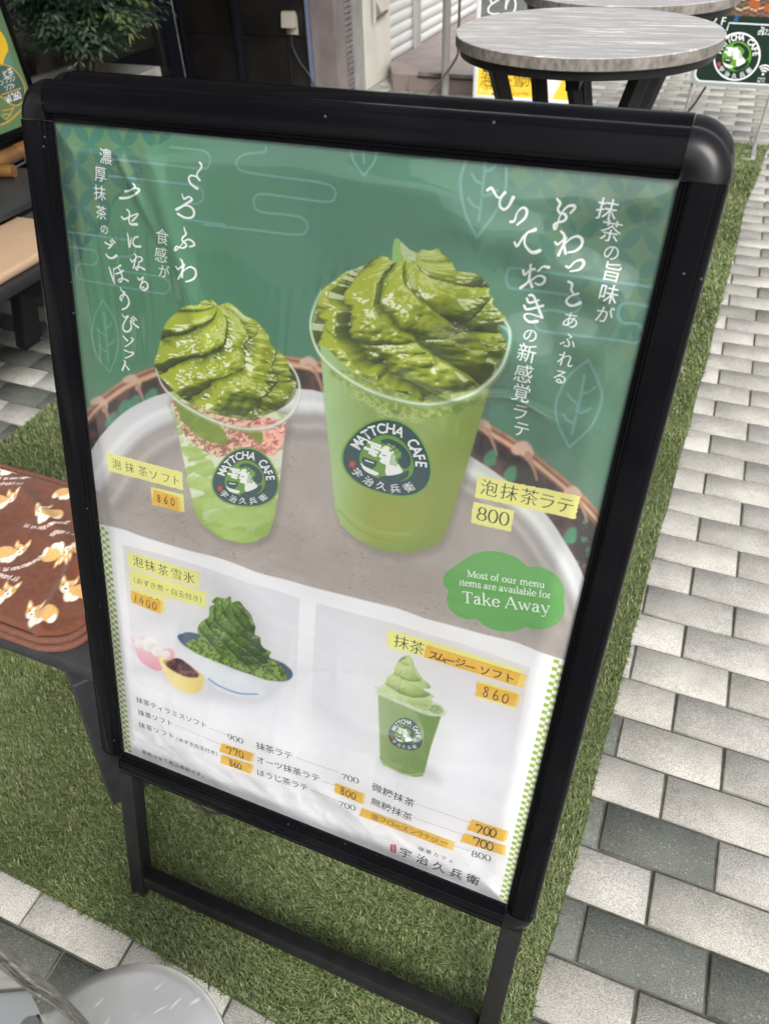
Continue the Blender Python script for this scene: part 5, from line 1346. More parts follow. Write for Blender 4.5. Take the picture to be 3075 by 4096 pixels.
# local axes: x along +Y (towards the far end), y up the board, z towards +X
LBM = Matrix(((0, -math.sin(TILT), math.cos(TILT)), (1, 0, 0), (0, math.cos(TILT), math.sin(TILT)))).to_4x4()
lb.matrix_world = Matrix.Translation((BX, 1.6, .56)) @ LBM
def on_lb(P):
    d = rays(P); nrm = np.array([math.cos(TILT), 0, math.sin(TILT)]); o = np.array([BX, 1.6, .56])
    t = ((o - CAM) @ nrm) / (d @ nrm); Q = CAM + d * t[:, None] - o
    return np.stack([Q @ np.array([0, 1., 0]), Q @ np.array([-math.sin(TILT), 0, math.cos(TILT)])], 1)
s2 = crop(0, 0, .3164)
br_ = on_lb(s2([(549, 1535), (60, 380), (0, 1800)]))
X1 = br_[0, 0]; Y0 = br_[2, 1]
XL, YT = X1 - .62, Y0 + .9
gx = .026
LBI = [pmat('board_yellow', lin(240, 196, 40), .4), pmat('board_green', lin(96, 128, 88), .4), pmat('board_gold', lin(206, 164, 70), .4), pmat('board_white', lin(236, 236, 240), .4), pmat('board_dark_green', lin(64, 100, 84), .4), pmat('board_teal', lin(96, 140, 116), .4)]
vb = Vec()
vb.poly([(XL + gx, Y0 + gx), (X1 - gx, Y0 + gx), (X1 - gx, YT - gx), (XL + gx, YT - gx)], 1, 1)
def lbp(P): return on_lb(s2(P))
cc = lbp([(60, 1080), (285, 1080)])
C0 = lbp([(70, 1075)])[0]
vb.poly(np.clip(lbp([(-200, 300), (0, 420), (80, 640), (30, 790), (-200, 900)]), [XL + gx, Y0 + gx], [X1 - gx, YT - gx]), 0, 3, 3)
vb.poly(np.clip(lbp([(20, 790), (85, 640), (140, 800), (200, 1000), (330, 1260), (200, 1150), (90, 850)]), [XL + gx, Y0 + gx], [X1 - gx, YT - gx]), 5, 3, 3)
arc = lambda pts, w, c, L: vb.stroke(lbp(pts), w, c, L, 6)
vb.poly(np.clip(lbp([(-120, 900), (0, 815), (110, 850), (220, 960), (285, 1110), (280, 1250), (200, 1330), (100, 1310), (0, 1230), (-120, 1150)]), [XL + gx, Y0 + gx], [X1 - gx, YT - gx]), 4, 5, 4)
arc([(-60, 840), (0, 815), (110, 850), (220, 960), (285, 1110), (280, 1250), (200, 1330), (100, 1310), (0, 1230), (-60, 1190)], .005, 2, 7)
arc([(0, 1195), (240, 1115)], .004, 2, 7)
arc([(-20, 1580), (100, 1520), (230, 1400), (335, 1290)], .006, 2, 6)
arc([(0, 1400), (100, 1380), (150, 1360), (60, 1500), (10, 1480)], .004, 2, 6)
arc([(0, 1460), (60, 1440), (110, 1460)], .004, 2, 6)
vb.poly(np.clip(lbp([(-40, 1500), (20, 1480), (60, 1520), (30, 1570), (-40, 1600)]), [XL + gx, Y0 + gx], [X1 - gx, YT - gx]), 4, 5, 3)
def lbtext(t, pts, sz, rot=0.05):
    Q = lbp(pts)
    for ch, q in zip(t, Q): vb.text1(ch, q, sz, 3, 9, rot, 0, .012)
lbtext('抹茶', [(45, 940), (105, 905)], .026)
lbtext('ンブラン', [(-5, 1040), (50, 1015), (95, 1000), (140, 985)], .022)
lbtext('ソフト', [(55, 1110), (100, 1095), (140, 1080)], .022)
lbtext('¥1260', [(75, 1262), (105, 1240), (145, 1222), (180, 1210), (215, 1200)], .036)
for p in ((330, 1230), (300, 1270), (270, 1310), (290, 1330), (330, 1270)):
    q = lbp([p])[0]; vb.poly([q + .005 * np.array([math.cos(a), math.sin(a)]) for a in np.linspace(0, 6.28, 7)[:-1]], 3, 7)
V, T, M_ = vb.arrays(); V[:, 2] += .012
link('poster', raw_mesh('poster', V, tris=T, tmat=M_, mats=LBI), lb)
fr = BM()
for a, b in (((XL, Y0 + gx / 2), (X1, Y0 + gx / 2)), ((XL, YT - gx / 2), (X1, YT - gx / 2))): fr.box(((a[0] + b[0]) / 2, a[1], 0), (b[0] - a[0], gx, .034), bev=.003)
for x in (XL + gx / 2, X1 - gx / 2): fr.box((x, (Y0 + YT) / 2, 0), (gx, YT - Y0 - 2 * gx - .001, .033), bev=.003)
fr.done('frame', BLACK, lb, smooth=40)
BM().box(((XL + X1) / 2, (Y0 + YT) / 2, -.004), (X1 - XL - .01, YT - Y0 - .01, .012)).done('back_panel', RUB, lb)
for x in (XL + .1, X1 - .1): BM().bar((x, Y0 + .04, -.012), (x, Y0 - .065, -.02), .02, .02).done('foot', TUBEB, lb)
# ------------------------------------------------------------------ blanket with printed dogs, folded double on the bench
def blanket():
    x0, x1, y0, y1 = -.98, -.135, .078, .405
    st = .0023
    nx, ny = int((x1 - x0) / st), int((y1 - y0) / st)
    X, Y = np.meshgrid(np.linspace(x0, x1, nx), np.linspace(y0, y1, ny))
    rc = .065
    # rounded near right corner and slightly wavy edges
    ex = np.minimum(X - x0, x1 - X); 
    dx = np.clip(X - (x1 - rc), 0, None) / rc; dy = np.clip((y0 + rc) - Y, 0, None) / rc
    # squeeze the square corner onto a round one
    r = np.hypot(dx, dy); k = np.where(r > 0, np.maximum(dx, dy) / np.maximum(r, 1e-9), 1)
    both = (dx > 0) & (dy > 0)
    Xs = np.where(both, x1 - rc + dx * k * rc, X); Ys = np.where(both, y0 + rc - dy * k * rc, Y)
    sdist = np.minimum(np.minimum(x1 - X, Y - y0), y1 - Y)
    h = .427 + .006 * (fbm(X * 9, Y * 9, 4, 3) - .5) * 2
    h += .012 * np.exp(-(((Y - .30) + .45 * (X + .36)) / .016) ** 2) * sstep(-.56, -.42, X) * sstep(-.18, -.30, X)
    h += .009 * np.exp(-(((Y - .235) + .25 * (X + .25)) / .014) ** 2) * sstep(-.42, -.34, X)
    h += .008 * np.exp(-(((X + .235) + .3 * (Y - .2)) / .012) ** 2) * sstep(.27, .2, Y)
    edge_ = sstep(.016, .0, sdist)
    h = h - .010 * edge_
    V = np.column_stack([Xs.ravel(), Ys.ravel(), h.ravel()])
    col = np.zeros((ny, nx, 3))
    brown = np.array([104, 64, 48.])
    col[:] = brown
    col += (16 * (fbm(X * 140, Y * 140, 3, 2) - .5))[..., None] + (16 * (fbm(X * 12, Y * 12, 5, 2) - .5))[..., None]
    TAN, CRM, DRK, PNK = np.array([206, 164, 104.]), np.array([226, 220, 208.]), np.array([40, 34, 32.]), np.array([216, 150, 150.])
    def blob(P, c, soft=.0012):
        P = catmull(P, 4, True)
        i = (X > P[:, 0].min() - .004) & (X < P[:, 0].max() + .004) & (Y > P[:, 1].min() - .004) & (Y < P[:, 1].max() + .004)
        if not i.any(): return
        a = sstep(-soft, soft, poly_sd(X[i], Y[i], P))
        fl = 10 * (rng.random(a.shape) - .5)
        col[i] = col[i] * (1 - a[:, None]) + (c + fl[:, None]) * a[:, None]
    def dog(cx, cy, s, rot, mirror=1, lying=False):
        R = np.array([[math.cos(rot), -math.sin(rot)], [math.sin(rot), math.cos(rot)]])
        f = lambda P: (np.asarray(P, float) * [mirror * .95, 1.3] * s) @ R.T + [cx, cy]
        blob(f([(-.1, .25), (.4, .42), (.9, .35), (1.15, .0), (1.0, -.4), (.5, -.5), (.0, -.45), (-.3, -.1)]), TAN)          # body
        blob(f([(1.0, .0), (1.15, -.25), (1.05, -.5), (.75, -.52), (.8, -.25)]), CRM)                                       # rump
        blob(f([(-.45, -.1), (-.1, -.2), (.15, -.5), (-.05, -.72), (-.3, -.7), (-.5, -.4)]), CRM)                             # chest
        blob(f([(.05, -.35), (.5, -.42), (.4, -.66), (.05, -.7)]), CRM)
        blob(f([(-.95, .2), (-.9, .55), (-.6, .5), (-.25, .6), (-.15, .25), (-.25, -.1), (-.55, -.22), (-.85, -.05)]), TAN)   # head
        blob(f([(-.98, .35), (-1.02, .85), (-.7, .55)]), TAN); blob(f([(-.3, .5), (-.02, .88), (-.05, .35)]), TAN)          # ears
        blob(f([(-.93, .45), (-.97, .72), (-.78, .5)]), CRM, .0008); blob(f([(-.2, .5), (-.07, .74), (-.1, .45)]), CRM, .0008)
        blob(f([(-.75, .12), (-.55, .45), (-.38, .12), (-.3, -.1), (-.55, -.24), (-.8, -.1)]), CRM)                           # muzzle
        for e in ((-.74, .22), (-.36, .22)): blob(f([(e[0] + .05 * math.cos(a), e[1] + .06 * math.sin(a)) for a in np.linspace(0, 6.28, 7)[:-1]]), DRK, .0007)
        blob(f([(-.62, .06), (-.48, .06), (-.55, -.04)]), DRK, .0007)
        blob(f([(-.6, -.1), (-.48, -.1), (-.54, -.2)]), PNK, .0007)
    zz5 = crop(0, 1700, .5423)
    for (px, py), s, ro, mi in (((350, 655), .027, .37, 1), ((20, 540), .027, .37, -1), ((75, 920), .027, .37, -1), ((420, 950), .026, 3.6, 1), ((570, 930), .026, 3.5, -1), ((-10, 1240), .028, .37, -1), ((285, 1380), .028, .37, 1), ((540, 1200), .027, .37, 1), ((60, 300), .026, .37, 1), ((500, 480), .026, .37, -1), ((-190, 700), .026, .37, 1), ((-220, 1050), .026, 3.6, 1), ((-150, 400), .026, .37, -1)):
        q = on_z(zz5([(px, py)]), .432)[0]
        dog(q[0], q[1], s, ro, mi)
    WH = np.array([232, 222, 214.])
    def word(t, p0, p1, sz, sag=0.0):
        A, B = on_z(zz5([p0, p1]), .432)[:, :2]
        r = math.atan2(B[1] - A[1], B[0] - A[0]); n = len(t)
        for i, ch in enumerate(t):
            f_ = i / max(1, n - 1)
            c = A + (B - A) * f_ + np.array([-math.sin(r), math.cos(r)]) * (-sag * 4 * f_ * (1 - f_))
            Vg, Tg = glyph(ch, 0, .01)
            if not len(Tg): continue
            rr_ = r + sag * 10 * (f_ - .5)
            Q = (Vg - (Vg.min(0) + Vg.max(0)) / 2) * sz
            Q = np.column_stack([Q[:, 0] * math.cos(rr_) - Q[:, 1] * math.sin(rr_), Q[:, 0] * math.sin(rr_) + Q[:, 1] * math.cos(rr_)]) + c
            i0 = (X > Q[:, 0].min() - .003) & (X < Q[:, 0].max() + .003) & (Y > Q[:, 1].min() - .003) & (Y < Q[:, 1].max() + .003)
            if not i0.any(): continue
            x, y = X[i0], Y[i0]; ins = np.zeros(x.shape)
            for a in Tg:
                d = poly_sd(x, y, Q[a]); ins = np.maximum(ins, sstep(-.0012, .0006, d))
            col[i0] = col[i0] * (1 - ins[:, None]) + WH * ins[:, None]
    word('it is not moving', (185, 730), (495, 715), .016, .012)
    word('it is not moving', (-40, 1040), (290, 965), .016, .012)
    word('friends', (570, 800), (385, 812), .016, 0)
    word('friends', (120, 1125), (-30, 1090), .016, 0)
    word('friends', (160, 435), (-10, 420), .014, 0)
    word('it is not moving', (-20, 370), (260, 352), .014, .01)
    # bound hem
    hem = sstep(.0125, .0105, sdist)
    col[:] = col * (1 - hem[..., None]) + np.array([104, 66, 52.]) * hem[..., None]
    a, b = np.meshgrid(np.arange(nx - 1), np.arange(ny - 1)); q = (b * nx + a).ravel()
    m = pmat('fleece', (.2, .1, .05), .95, 0, .1)
    attr_color(m, 'tone')
    bsdf(m).inputs['Sheen Weight'].default_value = .15
    n_ = node(m, 'ShaderNodeTexNoise', Scale=900.0, Detail=2.0); lk(m, coords(m), n_.inputs['Vector'])
    bu = node(m, 'ShaderNodeBump', Strength=.5, Distance=.002); lk(m, n_.outputs[0], bu.inputs['Height']); lk(m, bu.outputs[0], bsdf(m).inputs['Normal'])
    me = raw_mesh('blanket_top', V, quads=np.column_stack([q, q + 1, q + 1 + nx, q + nx]), mats=[m], smooth=True)
    at = me.color_attributes.new('tone', 'FLOAT_COLOR', 'POINT')
    c4 = np.ones((nx * ny, 4), np.float32); c4[:, :3] = lina(np.clip(col, 0, 255)).reshape(-1, 3)
    at.data.foreach_set('color', c4.ravel())
    bt = thing('blanket', 'folded brown fleece blanket printed with corgi dogs, on the charcoal bench', 'blanket', (-.5, .24, .40))
    off = -Vector((-.5, .24, .40))
    tp = link('top_layer', me, bt, off)
    # rolled hems of the two layers
    hm = noisy('hem', lin(112, 74, 60), lin(96, 60, 46), 300, .9, bump=.3)
    def outline(z, gx_, gy_):
        P = [(x0, y0 + gy_, z)]
        P += [(x1 - rc + gx_ + rc * math.sin(a), y0 + gy_ + rc - rc * math.cos(a), z + .0016 * math.sin(a * 5)) for a in np.linspace(0, math.pi / 2, 10)]
        P += [(x1 + gx_, y1 - .02, z), (x1 + gx_ - .02, y1, z), (x0, y1, z)]
        return [Vector(p) + off for p in P]
    h1 = BM().tube(outline(.4185, .001, -.001), .0062, 10).done('hem', hm, tp, smooth=60); h1.location = -off
    # under layer
    lowm = noisy('fleece_under', lin(104, 60, 42), lin(92, 52, 36), 60, .95, bump=.3)
    u = BM()
    pts = [(x0, y0 - .006)] + [(x1 - rc + .003 + rc * math.sin(a), y0 - .006 + rc - rc * math.cos(a)) for a in np.linspace(0, math.pi / 2, 10)] + [(x1 + .003, y1), (x0, y1)]
    u.prism([(p[0] + off.x, p[1] + off.y) for p in pts], .4008 + off.z, .4145 + off.z)
    ul = u.done('under_layer', lowm, bt)
    BM().tube(outline(.4068, .004, -.007), .0064, 10).done('hem', hm, ul, smooth=60)
blanket()
# ------------------------------------------------------------------ stainless stool and the steel chair beside it
BRUSH = pmat('scratched_stainless', (.90, .90, .89), .22, 1.0)
v_ = coords(BRUSH)
n1 = node(BRUSH, 'ShaderNodeTexNoise', Scale=9.0, Detail=6.0); lk(BRUSH, v_, n1.inputs['Vector'])
mp2 = node(BRUSH, 'ShaderNodeMapping'); mp2.inputs['Rotation'].default_value = (0, 0, 1.0); mp2.inputs['Scale'].default_value = (260, 14, 14); lk(BRUSH, v_, mp2.inputs['Vector'])
n2 = node(BRUSH, 'ShaderNodeTexNoise', Scale=1.0, Detail=3.0); lk(BRUSH, mp2.outputs[0], n2.inputs['Vector'])
mr = node(BRUSH, 'ShaderNodeMapRange'); mr.inputs['From Min'].default_value = .3; mr.inputs['From Max'].default_value = .75; mr.inputs['To Min'].default_value = .30; mr.inputs['To Max'].default_value = .46
lk(BRUSH, n1.outputs[0], mr.inputs['Value']); lk(BRUSH, mr.outputs[0], bsdf(BRUSH).inputs['Roughness'])
bu = node(BRUSH, 'ShaderNodeBump', Strength=.12, Distance=.0006); lk(BRUSH, n2.outputs[0], bu.inputs['Height']); lk(BRUSH, bu.outputs[0], bsdf(BRUSH).inputs['Normal'])
SZ = .36
st_px = np.array([(246, 3975), (343, 3920), (458, 3860), (563, 3846), (675, 3866), (772, 3920), (847, 3995), (892, 4080)], float)
q = on_z(st_px, SZ)[:, :2]
A_ = np.c_[2 * q, np.ones(len(q))]; sol = np.linalg.lstsq(A_, (q ** 2).sum(1), rcond=None)[0]
scx, scy = sol[:2]; sr = math.sqrt(sol[2] + scx ** 2 + scy ** 2)
stl = thing('round_stool', 'round stool with scratched stainless steel seat at the bottom edge', 'stool', (scx, scy, 0))
BM().lathe([(0, SZ + .0012), (sr * .55, SZ + .0008), (sr * .9, SZ), (sr * .985, SZ - .0002), (sr * .996, SZ - .0014), (sr, SZ - .004), (sr * .995, SZ - .03), (sr * .96, SZ - .034), (0, SZ - .034)], n=96).done('seat', BRUSH, stl, smooth=40)
SEAT = stl.children[0] if stl.children else [o for o in bpy.data.objects if o.name == 'seat'][0]
for k in range(4):
    a = math.radians(45 + 90 * k)
    BM().tube([(sr * .62 * math.cos(a), sr * .62 * math.sin(a), SZ - .03), (sr * 1.0 * math.cos(a), sr * 1.0 * math.sin(a), .004)], .009, 12).done('leg', STEEL, stl, smooth=60)
sc_m = pmat('seat_scratch', (.80, .80, .80), .8, 0)
vs = Vec()
for _ in range(70):
    r_, a_ = sr * .93 * math.sqrt(rng.random()), rng.uniform(0, 6.28)
    c = np.array([r_ * math.cos(a_), r_ * math.sin(a_)]); t_ = rng.normal(1.05, .35); L_ = rng.uniform(.004, .022)
    d_ = np.array([math.cos(t_), math.sin(t_)]); nn = np.array([-d_[1], d_[0]]) * L_ * rng.normal() * .12
    P_ = [c - d_ * L_ / 2, c + nn, c + d_ * L_ / 2]
    if max(np.hypot(*p) for p in P_) < sr * .95: vs.stroke(P_, [.0001, .00035, .0001], 0, 1, 3, cap=False)
V, T, M_ = vs.arrays(); V[:, 2] += SZ + .0014
SEAT.data.materials.append(sc_m)
b2 = bmesh.new(); b2.from_mesh(SEAT.data)
vv = [b2.verts.new(tuple(v)) for v in V]
for t3 in T:
    try: b2.faces.new([vv[i] for i in t3]).material_index = 1
    except ValueError: pass
b2.to_mesh(SEAT.data); b2.free()
# steel chair: curved back rail with a roped edge, seat pan below
gz = crop(0, 3600, .572)
ch = thing('metal_chair', 'steel chair with a worn curved back rail at the bottom left corner', 'chair', (.10, -.36, 0))
co = Vector((.10, -.36, 0))
up_px = catmull(gz([(-120, 175), (0, 280), (150, 408), (300, 540), (430, 655), (540, 770), (610, 870), (680, 985)]), 5)
bd_px = catmull(gz([(-120, 310), (0, 425), (100, 530), (200, 615), (330, 690), (430, 765), (530, 860), (640, 990)]), 5)
n = min(len(up_px), len(bd_px))
UP = on_z(up_px[np.linspace(0, len(up_px) - 1, n).astype(int)], .585)
BD = on_z(bd_px[np.linspace(0, len(bd_px) - 1, n).astype(int)], .60)
WORN = noisy('worn_steel', (.22, .21, .18), (.66, .64, .60), 34, .40, stretch=(2, 14, 2), bump=.35, bscale=70, metal=1.0, lo=.3, hi=.7)
m = BM(); 
lo = [m.bm.verts.new(Vector(p) - co) for p in UP]; hi = [m.bm.verts.new(Vector(p) - co) for p in BD]
md = [m.bm.verts.new((Vector(a) + Vector(b)) / 2 - co + Vector((0, 0, .007))) for a, b in zip(UP, BD)]
for A, B in ((lo, md), (md, hi)):
    for i in range(n - 1): m.bm.faces.new((A[i], A[i + 1], B[i + 1], B[i]))
lo2 = [m.bm.verts.new(Vector(p) - co + Vector((0, 0, -.02))) for p in UP]; hi2 = [m.bm.verts.new(Vector(p) - co + Vector((0, 0, -.03))) for p in BD]
for A, B in ((lo2, lo), (hi, hi2), (hi2, lo2)):
    for i in range(n - 1): m.bm.faces.new((A[i], A[i + 1], B[i + 1], B[i]))
m.done('back_rail', WORN, ch, smooth=50)
BM().tube([Vector(p) - co + Vector((0, 0, .0012)) for p in catmull(BD, 4)], .0021, 12).done('rolled_edge', noisy('rolled_steel', (.34, .32, .28), (.52, .50, .45), 40, .3, stretch=(1, 1, 1), bump=.2, metal=1.0), ch, smooth=60)
# curved seat pan: polished sheet falling away below the rail
PAN = pmat('polished_steel', (.55, .55, .53), .12, 1.0)
pan_a = catmull(gz([(-150, 340), (20, 500), (130, 580), (200, 640), (270, 760), (320, 870), (380, 1000)]), 4)
pa = on_z(pan_a, .48)
m = BM()
rows = []
for k in range(9):
    f = k / 8
    dv_ = np.array([-.30, -.10, 0]) * f + np.array([0, 0, -.05 * math.sin(f * math.pi)])
    rows.append([m.bm.verts.new(Vector(p + dv_) - co) for p in pa])
for A, B in zip(rows, rows[1:]):
    for i in range(len(A) - 1): m.bm.faces.new((A[i], A[i + 1], B[i + 1], B[i]))
m.done('seat_pan', PAN, ch, smooth=80)
mids = len(pa) // 2
for i in (2, len(pa) - 6):
    BM().tube([Vector(pa[i]) - co + Vector((-.01, -.01, .0)), Vector((pa[i][0] - .02, pa[i][1] - .02, .005)) - co], .010, 12).done('leg', STEEL, ch, smooth=60)
    BM().tube([Vector(pa[i]) - co + Vector((-.27, -.09, .0)), Vector((pa[i][0] - .30, pa[i][1] - .12, .005)) - co], .010, 12).done('leg', STEEL, ch, smooth=60)
# ------------------------------------------------------------------ left shopfront: dark tiled wall, window, stone corner
DT = noisy('dark_tile', (.012, .011, .011), (.024, .022, .021), 5, .32, bump=.05, bscale=40)
NAVYM = pmat('navy_frame', (.012, .014, .022), .35)
GROUT = pmat('tile_seam', (.05, .047, .045), .7)
TY = 4.65
shop = thing('shop_front', 'dark tiled shop front with a large window and a stone clad corner, left background', 'building', (-2.4, TY, 0))
so = Vector((-2.4, TY, 0))
def sh(o): o.location = o.location - so; o.parent = shop; return o
def tx(px, py): return on_y([(px, py)], TY)[0]
zt = tx(980, 142)[2]
TH = 4.2
b = BM()
xs = [-2.95, -2.545, -1.985]
for i in range(2):
    for z0_, z1_ in ((.0, zt - .002), (zt + .002, zt + .6), (zt + .604, zt + 1.2), (zt + 1.204, TH)):
        b.box(((xs[i] + xs[i + 1]) / 2, TY + .06, (z0_ + z1_) / 2), (xs[i + 1] - xs[i] - .004, .10, z1_ - z0_))
sh(b.done('tiled_wall', DT))
sh(BM().box((-2.45, TY + .075, TH / 2), (1.0, .09, TH - .01)).done('tile_seams', GROUT))
for x0_ in (tx(943, 60)[0], tx(735, 150)[0]):
    sh(BM().box((x0_, TY - .008, TH / 2), (.045, .04, TH), bev=.004).done('mullion', NAVYM, smooth=40))
sh(BM().box((-1.977, TY + .02, TH / 2), (.012, .09, TH)).done('edge_trim', pmat('blue_grey_trim', (.16, .19, .28), .4)))
STONE = noisy('mauve_stone', (.16, .135, .13), (.25, .215, .21), 7, .75, stretch=(1, 1, .6), bump=.2, bscale=60, lo=.3, hi=.7)
sh(BM().box((-1.882, TY + .09, TH / 2), (.168, .16, TH)).done('stone_corner', STONE))
rb = BM()
z = 0
while z < TH - .05:
    rb.box((-1.818, TY + .23, z + .016), (.05, .11, .027), bev=.003)
    z += .032
sh(rb.done('ribbed_cladding', noisy('ribbed_tile', (.15, .135, .135), (.23, .21, .21), 20, .6)))
sh(BM().box((-1.86, TY + .23, TH / 2), (.06, .115, TH - .01)).done('cladding_back', pmat('dark_gap', (.02, .018, .018), .8)))
sh(BM().box((-1.95, TY + .32, TH / 2), (.10, .07, TH)).done('dark_recess', pmat('dark_recess', (.018, .015, .016), .8)))
# side wall with the window
WX = -3.0
yb, zb_ = 4.478, .215
sh(BM().box((WX - .12, 1.2, zb_ / 2 - .02), (.2, 6.9, zb_ - .04)).done('plinth', pmat('plinth', (.012, .012, .015), .4)))
sh(BM().box((WX - .09, 4.585, TH / 2), (.17, .13, TH)).done('corner_post', NAVYM))
fm = pmat('window_frame', (.045, .045, .045), .45, .2)
wf = BM().box((WX - .05, yb - .012, 1.6), (.05, .022, 2.8)).box((WX - .05, 2.2, zb_ + .0), (.05, 4.5, .03))
WFR = sh(wf.done('window_frame', fm))
def shw(o): o.parent = WFR; return o
gl_ = pmat('dark_glass', (.02, .021, .022), .04, 0, .6)
shw(BM().box((WX - .075, 2.2, 1.6), (.012, 4.52, 2.76)).done('window_pane', noisy('shop_glass', (.035, .032, .028), (.055, .05, .043), 1.5, .06)))
shw(BM().box((WX - .062, 2.2, zb_ + .075), (.006, 4.48, .12)).done('blind_bottom', pmat('dark_blind', (.012, .013, .016), .3)))
sh(BM().box((WX - .1, 1.2, 3.6), (.2, 6.9, 1.2)).done('fascia', pmat('dark_fascia', (.03, .03, .032), .6)))
sh(BM().box((-1.775, 1.0, 2.62), (2.45, 7.2, .10)).done('shade_canopy', pmat('shade_canopy', (.34, .34, .345), .6)))  # out of view; widened to block sky light, edge placed for the stool's reflection
# socket box on the tiles
s7 = crop(600, 0, .4214)
a, c = tx(*s7([(1270, 105)])[0]), tx(*s7([(1405, 255)])[0])
sx_, sz_ = (a[0] + c[0]) / 2, (a[2] + c[2]) / 2
sb = thing('socket_box', 'beige weatherproof socket box on the dark tiled wall', 'socket box', (sx_, TY, sz_))
BEI = pmat('beige_plastic', (.52, .48, .40), .45)
w_, h_ = abs(c[0] - a[0]), abs(a[2] - c[2])
m = BM()
pf = [(-.006, h_ * .55), (-.045, h_ * .5), (-.062, -h_ * .5), (-.006, -h_ * .5)]
L_ = [m.bm.verts.new((-w_ / 2, y, z)) for y, z in pf]; R_ = [m.bm.verts.new((w_ / 2, y, z)) for y, z in pf]
m.bm.faces.new(L_); m.bm.faces.new(R_[::-1])
for i in range(4): m.bm.faces.new((L_[i], L_[(i + 1) % 4], R_[(i + 1) % 4], R_[i]))
bmesh.ops.bevel(m.bm, geom=m.bm.edges[:], offset=.004, segments=2, affect='EDGES')
m.done('cover', BEI, sb, smooth=40)
BM().box((.012, -.004, -h_ * .35), (w_ * .75, .008, h_ * 1.35), bev=.002).done('back_plate', BEI, sb)
BM().box((-.015, -.02, -h_ * .68), (.018, .03, .05), bev=.003).done('plug', pmat('plug_grey', (.12, .12, .12), .5), sb)
def cable(name, pts, r, col, label):
    o = BM().tube(catmull(np.asarray(pts, float), 6), r, 8).done(name, pmat(name + '_sheath', col, .5), smooth=60)
    tag(o, label, 'cable')
cable('cable', [(sx_ - .012, TY - .024, sz_ - .09), (sx_ - .03, TY - .012, sz_ - .2), (sx_ - .03, TY - .012, .2), (sx_ - .04, TY - .02, .0)], .005, (.012, .012, .012), 'black cable hanging straight down from the socket box')
q1, q2, q3, q4 = tx(*s7([(1362, 440)])[0]), tx(*s7([(1440, 590)])[0]), tx(*s7([(1530, 700)])[0]), tx(*s7([(1590, 840)])[0])
cable('cable', [(sx_ + .005, TY - .024, sz_ - .09), q1 + [0, -.012, 0], q2 + [0, -.02, 0], q3 + [0, -.03, 0], q4 + [0, -.03, 0]], .005, (.05, .05, .06), 'dark cable slanting from the socket box across the stone corner')
# ------------------------------------------------------------------ next building: cream pier, roller shutter, tiled porch
SX = -1.8
CRM_ = noisy('cream_stucco', (.60, .58, .50), (.68, .66, .58), 5, .8, bump=.12, bscale=50)
GRS = noisy('grey_stucco', (.24, .24, .22), (.36, .355, .33), 9, .85, stretch=(1, 1, .4), bump=.3, bscale=40)
nb = thing('shutter_building', 'cream building with a white roller shutter and a brown tiled porch behind the tables', 'building', (SX, 6, 0))
no_ = Vector((SX, 6, 0))
def nbp(o): o.location = o.location - no_; o.parent = nb; return o
nbp(BM().box((SX - .11, 5.03, 2.4), (.22, .19, 4.8)).done('grey_pilaster', GRS))
nbp(BM().box((SX - .125, 5.38, 2.4), (.25, .50, 4.8), bev=.006).done('cream_pier', CRM_))
SHUT = pmat('white_shutter', (.62, .62, .61), .45)
m = BM()
y0_, y1_ = 5.635, 11.0
z = 0.0
prof = []
while z < 3.2:
    prof += [(-.012, z), (.0, z + .012), (.004, z + .040), (.0, z + .066), (-.012, z + .074)]
    z += .075
A = [m.bm.verts.new((SX - .01 + d, y0_, zz)) for d, zz in prof]; B = [m.bm.verts.new((SX - .01 + d, y1_, zz)) for d, zz in prof]
for i in range(len(A) - 1): m.bm.faces.new((A[i], B[i], B[i + 1], A[i + 1]))
nbp(m.done('roller_shutter', SHUT, smooth=50))
nbp(BM().box((SX - .02, (y0_ + y1_) / 2, .022), (.05, y1_ - y0_, .04)).done('shutter_bottom_bar', pmat('shutter_bar', (.35, .37, .38), .4, .5)))
nbp(BM().box((SX - .25, 8.3, 4.0), (.45, 5.4, 1.6)).done('upper_wall', CRM_))
for y in (6.09, 6.16):
    nbp(BM().box((SX + .03, y, 1.6), (.03, .022, 3.2)).done('guide_rail', pmat('guide_rail', (.46, .46, .44), .5, .3)))
PT = pmat('mauve_porch_tile', (.24, .19, .18), .5)
v_ = coords(PT, (1, 1, 1))
ck = node(PT, 'ShaderNodeTexVoronoi', Scale=70.0); lk(PT, v_, ck.inputs['Vector'])
bu = node(PT, 'ShaderNodeBump', Strength=.5, Distance=.003); lk(PT, ck.outputs[0], bu.inputs['Height']); lk(PT, bu.outputs[0], bsdf(PT).inputs['Normal'])
PT2 = noisy('porch_floor', (.23, .185, .175), (.30, .25, .24), 7, .45)
m = BM().prism([(SX + .03, 5.52), (-1.62, 5.205), (-.62, 5.205), (-.62, 9.0), (SX + .03, 9.0)], .0, .098)
nbp(m.done('porch_riser', PT))
nbp(BM().prism([(SX + .03, 5.52), (-1.62, 5.205), (-.62, 5.205), (-.62, 9.0), (SX + .03, 9.0)], .0985, .104).done('porch_floor', PT2))
nbp(BM().box((-1.03, 5.222, .112), (.8, .03, .016)).done('threshold_rail', noisy('rusty_rail', (.22, .19, .17), (.06, .05, .045), 14, .7)))
nbp(BM().box((-1.03, 5.198, .098), (.8, .014, .008)).done('threshold_shadow', pmat('dark_line', (.02, .02, .02), .8)))
